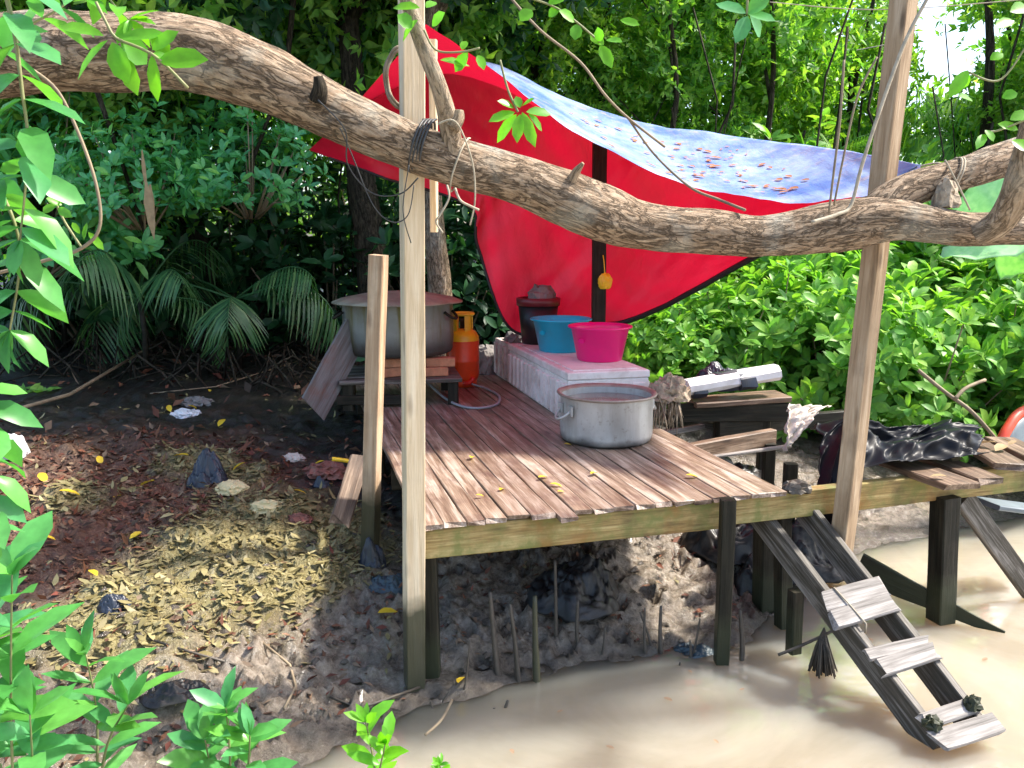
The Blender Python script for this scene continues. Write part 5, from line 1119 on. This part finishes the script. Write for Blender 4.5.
pxleaves('leafy_twig', 'twig with yellowing leaves at the right border above the limb', 'twig', [(968, 70, 950, 96, 13), (968, 72, 962, 90, 9), (958, 96, 972, 100, 12), (968, 66, 970, 58, 9), (985, 130, 995, 140, 10), (985, 134, 978, 146, 9), (1002, 98, 1018, 92, 12), (1010, 120, 1030, 112, 13), (990, 60, 1004, 52, 10), (1010, 12, 1030, 4, 14), (1014, 20, 996, 26, 12), (1018, 130, 1000, 122, 10), (1012, 140, 1030, 150, 14)], 'lf_lime', [[(1030, 40), (1000, 80), (968, 72)], [(1030, 118), (1000, 130), (985, 132)]], 3.0)
ls = [('hanging stem of large leaves at the left border crossing the limb', [(2, -20, 1.75), (14, 30, 1.75), (22, 90, 1.75), (28, 150, 1.75), (20, 240, 1.75)], .105, .036, .075),
      ('stem of long leaves at the left border under the limb', [(-30, 150, 1.8), (0, 190, 1.8), (20, 250, 1.8), (10, 330, 1.8)], .10, .034, .07),
      ('leafy stem low on the left border beside the dark soil', [(-40, 330, 1.9), (-15, 400, 1.9), (-8, 460, 1.9), (-12, 530, 1.9)], .095, .034, .06)]
for lab, pts, L, W, stp in ls: leafy_stem('leafy_vine', lab, 'plant', pts, L * 1.15, W * 1.5, stp * .7, 'lf_near', .006, .35, 'leafy stems at the left border', start=.02)
leafy_stem('leafy_vine', 'cluster of leaves in the top left corner above the limb', 'plant', [(-20, 60, 2.2), (20, 30, 2.2), (60, 8, 2.2), (90, -20, 2.2)], .11, .035, .05, 'lf_near', .005, .3, 'leafy stems at the left border')
leafy_stem('leafy_vine', 'leaves above the limb between the top left corner and the lime twig', 'plant', [(90, -30, 2.6), (115, 6, 2.6), (130, 20, 2.6)], .10, .04, .05, 'lf_lime', .004, .3, 'leafy stems at the left border')
cord('bare_vine', 'bare curved vine hanging below the limb at the left', 'vine', [pxline([(25, 65, 2.3), (55, 88, 2.3), (75, 125, 2.3), (95, 180, 2.3), (100, 225, 2.3), (82, 248, 2.3), (40, 262, 2.3), (-10, 275, 2.3)], 40)], .0048, M['twig'])
pxleaves('leafy_twig', 'pale new shoots at the low end of the bare curved stem', 'twig', [(88, 232, 104, 250, 8), (84, 240, 86, 222, 6), (80, 234, 72, 222, 6), (62, 205, 46, 198, 10), (56, 205, 42, 212, 10), (58, 208, 70, 216, 9), (60, 202, 72, 196, 8), (40, 262, 20, 250, 9), (44, 262, 60, 256, 8), (20, 268, 4, 255, 12), (24, 266, 40, 276, 9)], 'lf_lime', [[(82, 248), (66, 224), (57, 206)]], 2.3)
cord('bare_branch', 'bare forked branch leaning in the bright shrubs above the jetty end', 'branch', [pxline([(918, 370, 6.0), (945, 392, 5.9), (972, 412, 5.8), (1000, 444, 5.7)], 20), pxline([(955, 399, 5.85), (966, 388, 5.9), (985, 380, 6.0)], 10)], .014, M['twig'])
tag(link('dry_leaf', tri_mesh('dry_leaf', [leaf_arrays([tuple(at_y(142, 150, 6.2)), tuple(at_y(146, 182, 6.2)), tuple(at_y(150, 184, 6.2))], [(.02, 0, -1), (.05, 0, -1), (-.02, 0, -1)], [(0, -1, 0)] * 3, [.30, .42, .34], [.03, .07, .05], 'strap', .05, .3)]), M['lf_straw']), 'long dry brown leaf hanging from the bough left of the palms', 'dead leaf')

def plant(label, u, v, Yd, tops, L, W, mat='lf_near', stp=.075, sp=.95):
    p = at_y(u, v, Yd); gz = float(ground_z(p.x, Yd)); b_ = Vector((p.x, Yd, gz - .03)); t = thing('young_plant', label, 'plant', b_, 'green plants at the near bank'); PP = []
    for tu, tv, ty in tops:
        e = at_y(tu, tv, ty); mid = b_.lerp(e, .55) + Vector((random.uniform(-.03, .03), .02, .03)); sm = spline([tuple(b_), tuple(mid), tuple(e)], 24); m = MB(); m.tube([Vector(q) for q in sm], [.006 * (1 - .6 * k / 23) for k in range(24)], 6); m.build('stem', M['stem'], t)
        ln = (e - b_).length; n = max(4, int(ln / stp)); P, D, N_, Ls = [], [], [], []
        for k in range(n):
            q = .25 + .75 * k / (n - 1); i = min(23, int(q * 23)); a_ = k * 2.2 + tu
            for s_ in (1, -1):
                d = np.array((math.cos(a_) * s_, math.sin(a_) * s_ * .8, .35 + .5 * q * q)); P.append(sm[i]); D.append(d); N_.append((0, -.25, 1)); Ls.append(L * (1.05 - .35 * abs(q - .55)))
        for k in range(3): P.append(sm[-1]); D.append((RNG.normal() * .6, RNG.normal() * .5, .9)); N_.append((0, -.6, .6)); Ls.append(L * .7)
        N_ = np.array(N_) + RNG.normal(size=(len(P), 3)) * .22; Ls = np.array(Ls) * RNG.uniform(.75, 1.2, len(P)); PP.append(leaf_arrays(P, D, N_, Ls, Ls * (W / L) * RNG.uniform(.85, 1.1, len(P)), 'hex', RNG.uniform(.1, .5, len(P)), .3))
    link('foliage', tri_mesh('foliage', PP), M[mat], t); return t
plant('tall green plant with long pointed leaves near the lower left corner', 92, 790, 2.55, [(86, 655, 2.5), (128, 705, 2.45)], .19, .056, 'lf_near', .09)
plant('bushy plant with broad leaves in the lower left corner', 5, 800, 2.2, [(12, 575, 2.1), (-20, 660, 2.2), (30, 715, 2.1)], .19, .078, 'lf_near', .12)
plant('green plant with a rosette of pointed leaves left of the middle bottom edge', 225, 790, 2.55, [(226, 708, 2.5), (250, 735, 2.45), (205, 740, 2.5)], .155, .062)
plant('small sprig of light green leaves at the bottom edge below the tall post', 372, 800, 2.55, [(366, 722, 2.5), (385, 745, 2.45)], .105, .042, 'lf_lime')
plant('tiny sprout at the bottom edge over the water', 440, 800, 2.7, [(440, 765, 2.7)], .05, .02, 'lf_lime', .03)
plant('broad leaved plant at the left border above the corner plant', -30, 760, 2.3, [(-18, 590, 2.2), (-30, 540, 2.2)], .18, .065)
o = plant('low green weeds at the left edge of the dark soil', 40, 405, 7.0, [(25, 395, 6.9), (45, 396, 6.9)], .14, .05, 'lf_bush')

# ------------------------------------------------------------------ leaf litter
def litter(name, label, n, dens, mat, L, W, rng_=((-4.5, 2), (2.3, 8.5)), tilt=.45, lift=.004, shape='dia', curl=.35, jit=(.4, 1.6)):
    x = RNG.uniform(*rng_[0], n * 9); y = RNG.uniform(*rng_[1], n * 9); d = dens(x, y); k = np.where(RNG.uniform(size=len(x)) < d)[0][:n]; x, y = x[k], y[k]; z = ground_z(x, y) + lift + RNG.uniform(0, .02, len(x))
    a_ = RNG.uniform(0, 6.28, len(x)); D = np.stack([np.cos(a_), np.sin(a_), RNG.normal(size=len(x)) * tilt * .7], 1); N_ = np.stack([RNG.normal(size=len(x)) * tilt, RNG.normal(size=len(x)) * tilt, np.ones(len(x))], 1); s_ = RNG.uniform(*jit, len(x))
    o = link(name, tri_mesh(name, [leaf_arrays(np.stack([x, y, z], 1), D, N_, L * s_, W * s_ * RNG.uniform(.7, 1.3, len(x)), shape, RNG.normal(size=len(x)) * curl, .45)]), M[mat]); return tag(o, label, 'leaf litter', None, 'stuff')
def blobs(*bs):
    q = [(G(u, v), r_) for u, v, r_ in bs]
    return lambda x, y: np.clip(sum(np.exp(-((x - p.x) ** 2 + (y - p.y) ** 2) / (r_ * r_)) for p, r_ in q), 0, 1)
ol = blobs((225, 480, .35), (240, 520, .42), (265, 560, .40), (205, 590, .40), (240, 620, .22), (165, 560, .30), (120, 660, .28), (160, 640, .3), (300, 550, .25), (185, 450, .3), (170, 490, .3))
slope_ok = lambda x, y: (inland(x, y) > .12)
litter('olive_leaf_litter', 'heaps of olive yellow rotting leaves on the bank', 12000, lambda x, y: np.clip(litter_zone(x, y) * 1.6, 0, 1) * slope_ok(x, y), 'lf_olive', .058, .022, tilt=.22, lift=-.006, shape='strap', curl=.3, jit=(.2, 1.3))
br = blobs((60, 520, .6), (130, 470, .6), (100, 580, .5), (40, 600, .5), (220, 440, .5), (150, 510, .5), (30, 480, .7), (280, 440, .5), (60, 660, .4), (250, 400, .6))
litter('brown_leaf_litter', 'red brown dead leaves carpeting the bank', 7000, lambda x, y: (y < 5.9) * np.clip(red_zone(x, y) + .12, 0, 1) * (litter_zone(x, y) < .4) * slope_ok(x, y), 'lf_brown', .052, .022, ((-5.5, 0), (2.2, 8.5)), .4, lift=-.004, jit=(.2, 1.4))
litter('dark_leaf_litter', 'scattered dead leaves on the shaded soil', 1100, lambda x, y: .5 * (inland(x, y) > 1.6) * (y > 5), 'lf_brown', .09, .045, ((-9, 1), (5, 12)), .5)
litter('mud_debris', 'scraps of leaf and bark trodden into the grey mud', 700, lambda x, y: .4 * (inland(x, y) > .05) * (inland(x, y) < 1.1) * (fbm(x, y, 4, 2) > .0), 'lf_brown', .04, .016, ((-2, 1.5), (2.8, 5.2)), .5)
def clods():
    m = MB()
    for k in range(1300):
        x, y = random.uniform(-2.0, 2.2), random.uniform(2.6, 5.4); d = float(inland(x, y))
        if not .02 < d < 1.3: continue
        z = float(ground_z(x, y)); r_ = random.uniform(.008, .03); a_ = random.uniform(0, 3.14); M_ = Matrix.Translation((x, y, z)) @ Matrix.Rotation(a_, 4, 'Z') @ Matrix.Scale(r_, 4)
        vs = [M_ @ Vector((px_ * random.uniform(.7, 1.6), py_ * random.uniform(.6, 1.1), pz_ * random.uniform(.4, .9))) for px_, py_, pz_ in ((1, 0, 0), (-1, 0, 0), (0, 1, 0), (0, -1, 0), (0, 0, 1), (0, 0, -1), (.7, .7, .4), (-.7, .6, .4))]
        m.add(vs, [(0, 6, 4), (6, 2, 4), (2, 7, 4), (7, 1, 4), (1, 3, 4), (3, 0, 4), (0, 2, 6), (2, 1, 7), (0, 5, 2), (2, 5, 1), (1, 5, 3), (3, 5, 0)])
    return m.build('mud_clods', M['ground'])
tag(clods(), 'clods of wet mud on the bank', 'mud', None, 'stuff')
yp = tag(one_leaf('yellow_leaf', M['lf_yellow'], .075, .036), 'single yellow leaf fallen on the mud bank', 'leaf', 'yellow leaves fallen on the bank')
for k, (u, v) in enumerate(((100, 466), (44, 484), (118, 504), (148, 490), (25, 502), (170, 412), (192, 412), (222, 428), (182, 460), (93, 580), (50, 545), (136, 542), (318, 470), (20, 506), (210, 395), (300, 498), (70, 500), (240, 470), (388, 620), (463, 688))):
    o = yp if k == 0 else copy_thing(yp); p = G(u, v); o.location = p + Vector((0, 0, .03)); o.rotation_euler = (random.uniform(-.35, .35), random.uniform(-.35, .35), random.uniform(0, 6.28)); o.scale = (random.uniform(.8, 1.5),) * 3
wl = None
for k, (u, v) in enumerate(((560, 712), (668, 700), (742, 690), (610, 748), (716, 742), (905, 705), (985, 660), (870, 640), (965, 590), (512, 752), (690, 672))):
    if wl is None: o = wl = tag(one_leaf('floating_leaf', M['lf_brown'], .055, .026, droop=.05, fold=.2), 'small brown leaf floating on the muddy water', 'leaf', 'leaves floating on the water')
    else: o = copy_thing(wl)
    o.location = at_z(u, v, -.8) + Vector((0, 0, .003)); o.rotation_euler = (0, 0, random.uniform(0, 6.28)); o.scale = (random.uniform(.4, .9),) * 3
dp = None
for k, (u, v, rz) in enumerate(((543, 479, .6), (556, 487, -.2), (561, 493, .4), (480, 497, .2), (502, 491, 1.2), (594, 475, .9), (692, 478, .1), (568, 446, .3), (472, 459, 1.5), (600, 520, .1))[:9]):
    if dp is None: o = dp = tag(one_leaf('yellow_leaf', M['lf_yellow'], .07, .034), 'single yellow leaf fallen on the deck planks', 'leaf', 'yellow leaves fallen on the deck')
    else: o = copy_thing(dp)
    o.location = at_z(u, v, .001) + Vector((0, 0, .003)); o.rotation_euler = (random.uniform(-.06, .06), random.uniform(-.06, .06), rz); o.scale = (random.uniform(.55, 1.0),) * 3
jl_ = None
for k, (u, v) in enumerate(((880, 455), (900, 459), (928, 457), (985, 446), (1000, 450), (1012, 444), (938, 478), (868, 448), (958, 462), (975, 444), (1005, 442))):
    if jl_ is None: o = jl_ = tag(one_leaf('dry_leaf', M['lf_straw'], .10, .05), 'dry straw coloured leaf lying on the jetty boards', 'leaf', 'dry leaves on the jetty boards')
    else: o = copy_thing(jl_)
    o.location = at_z(u, v, .075 if u > 965 else .045); o.rotation_euler = (random.uniform(-.2, .2), random.uniform(-.2, .2), random.uniform(0, 6.28)); o.scale = (random.uniform(.6, 1.3),) * 3
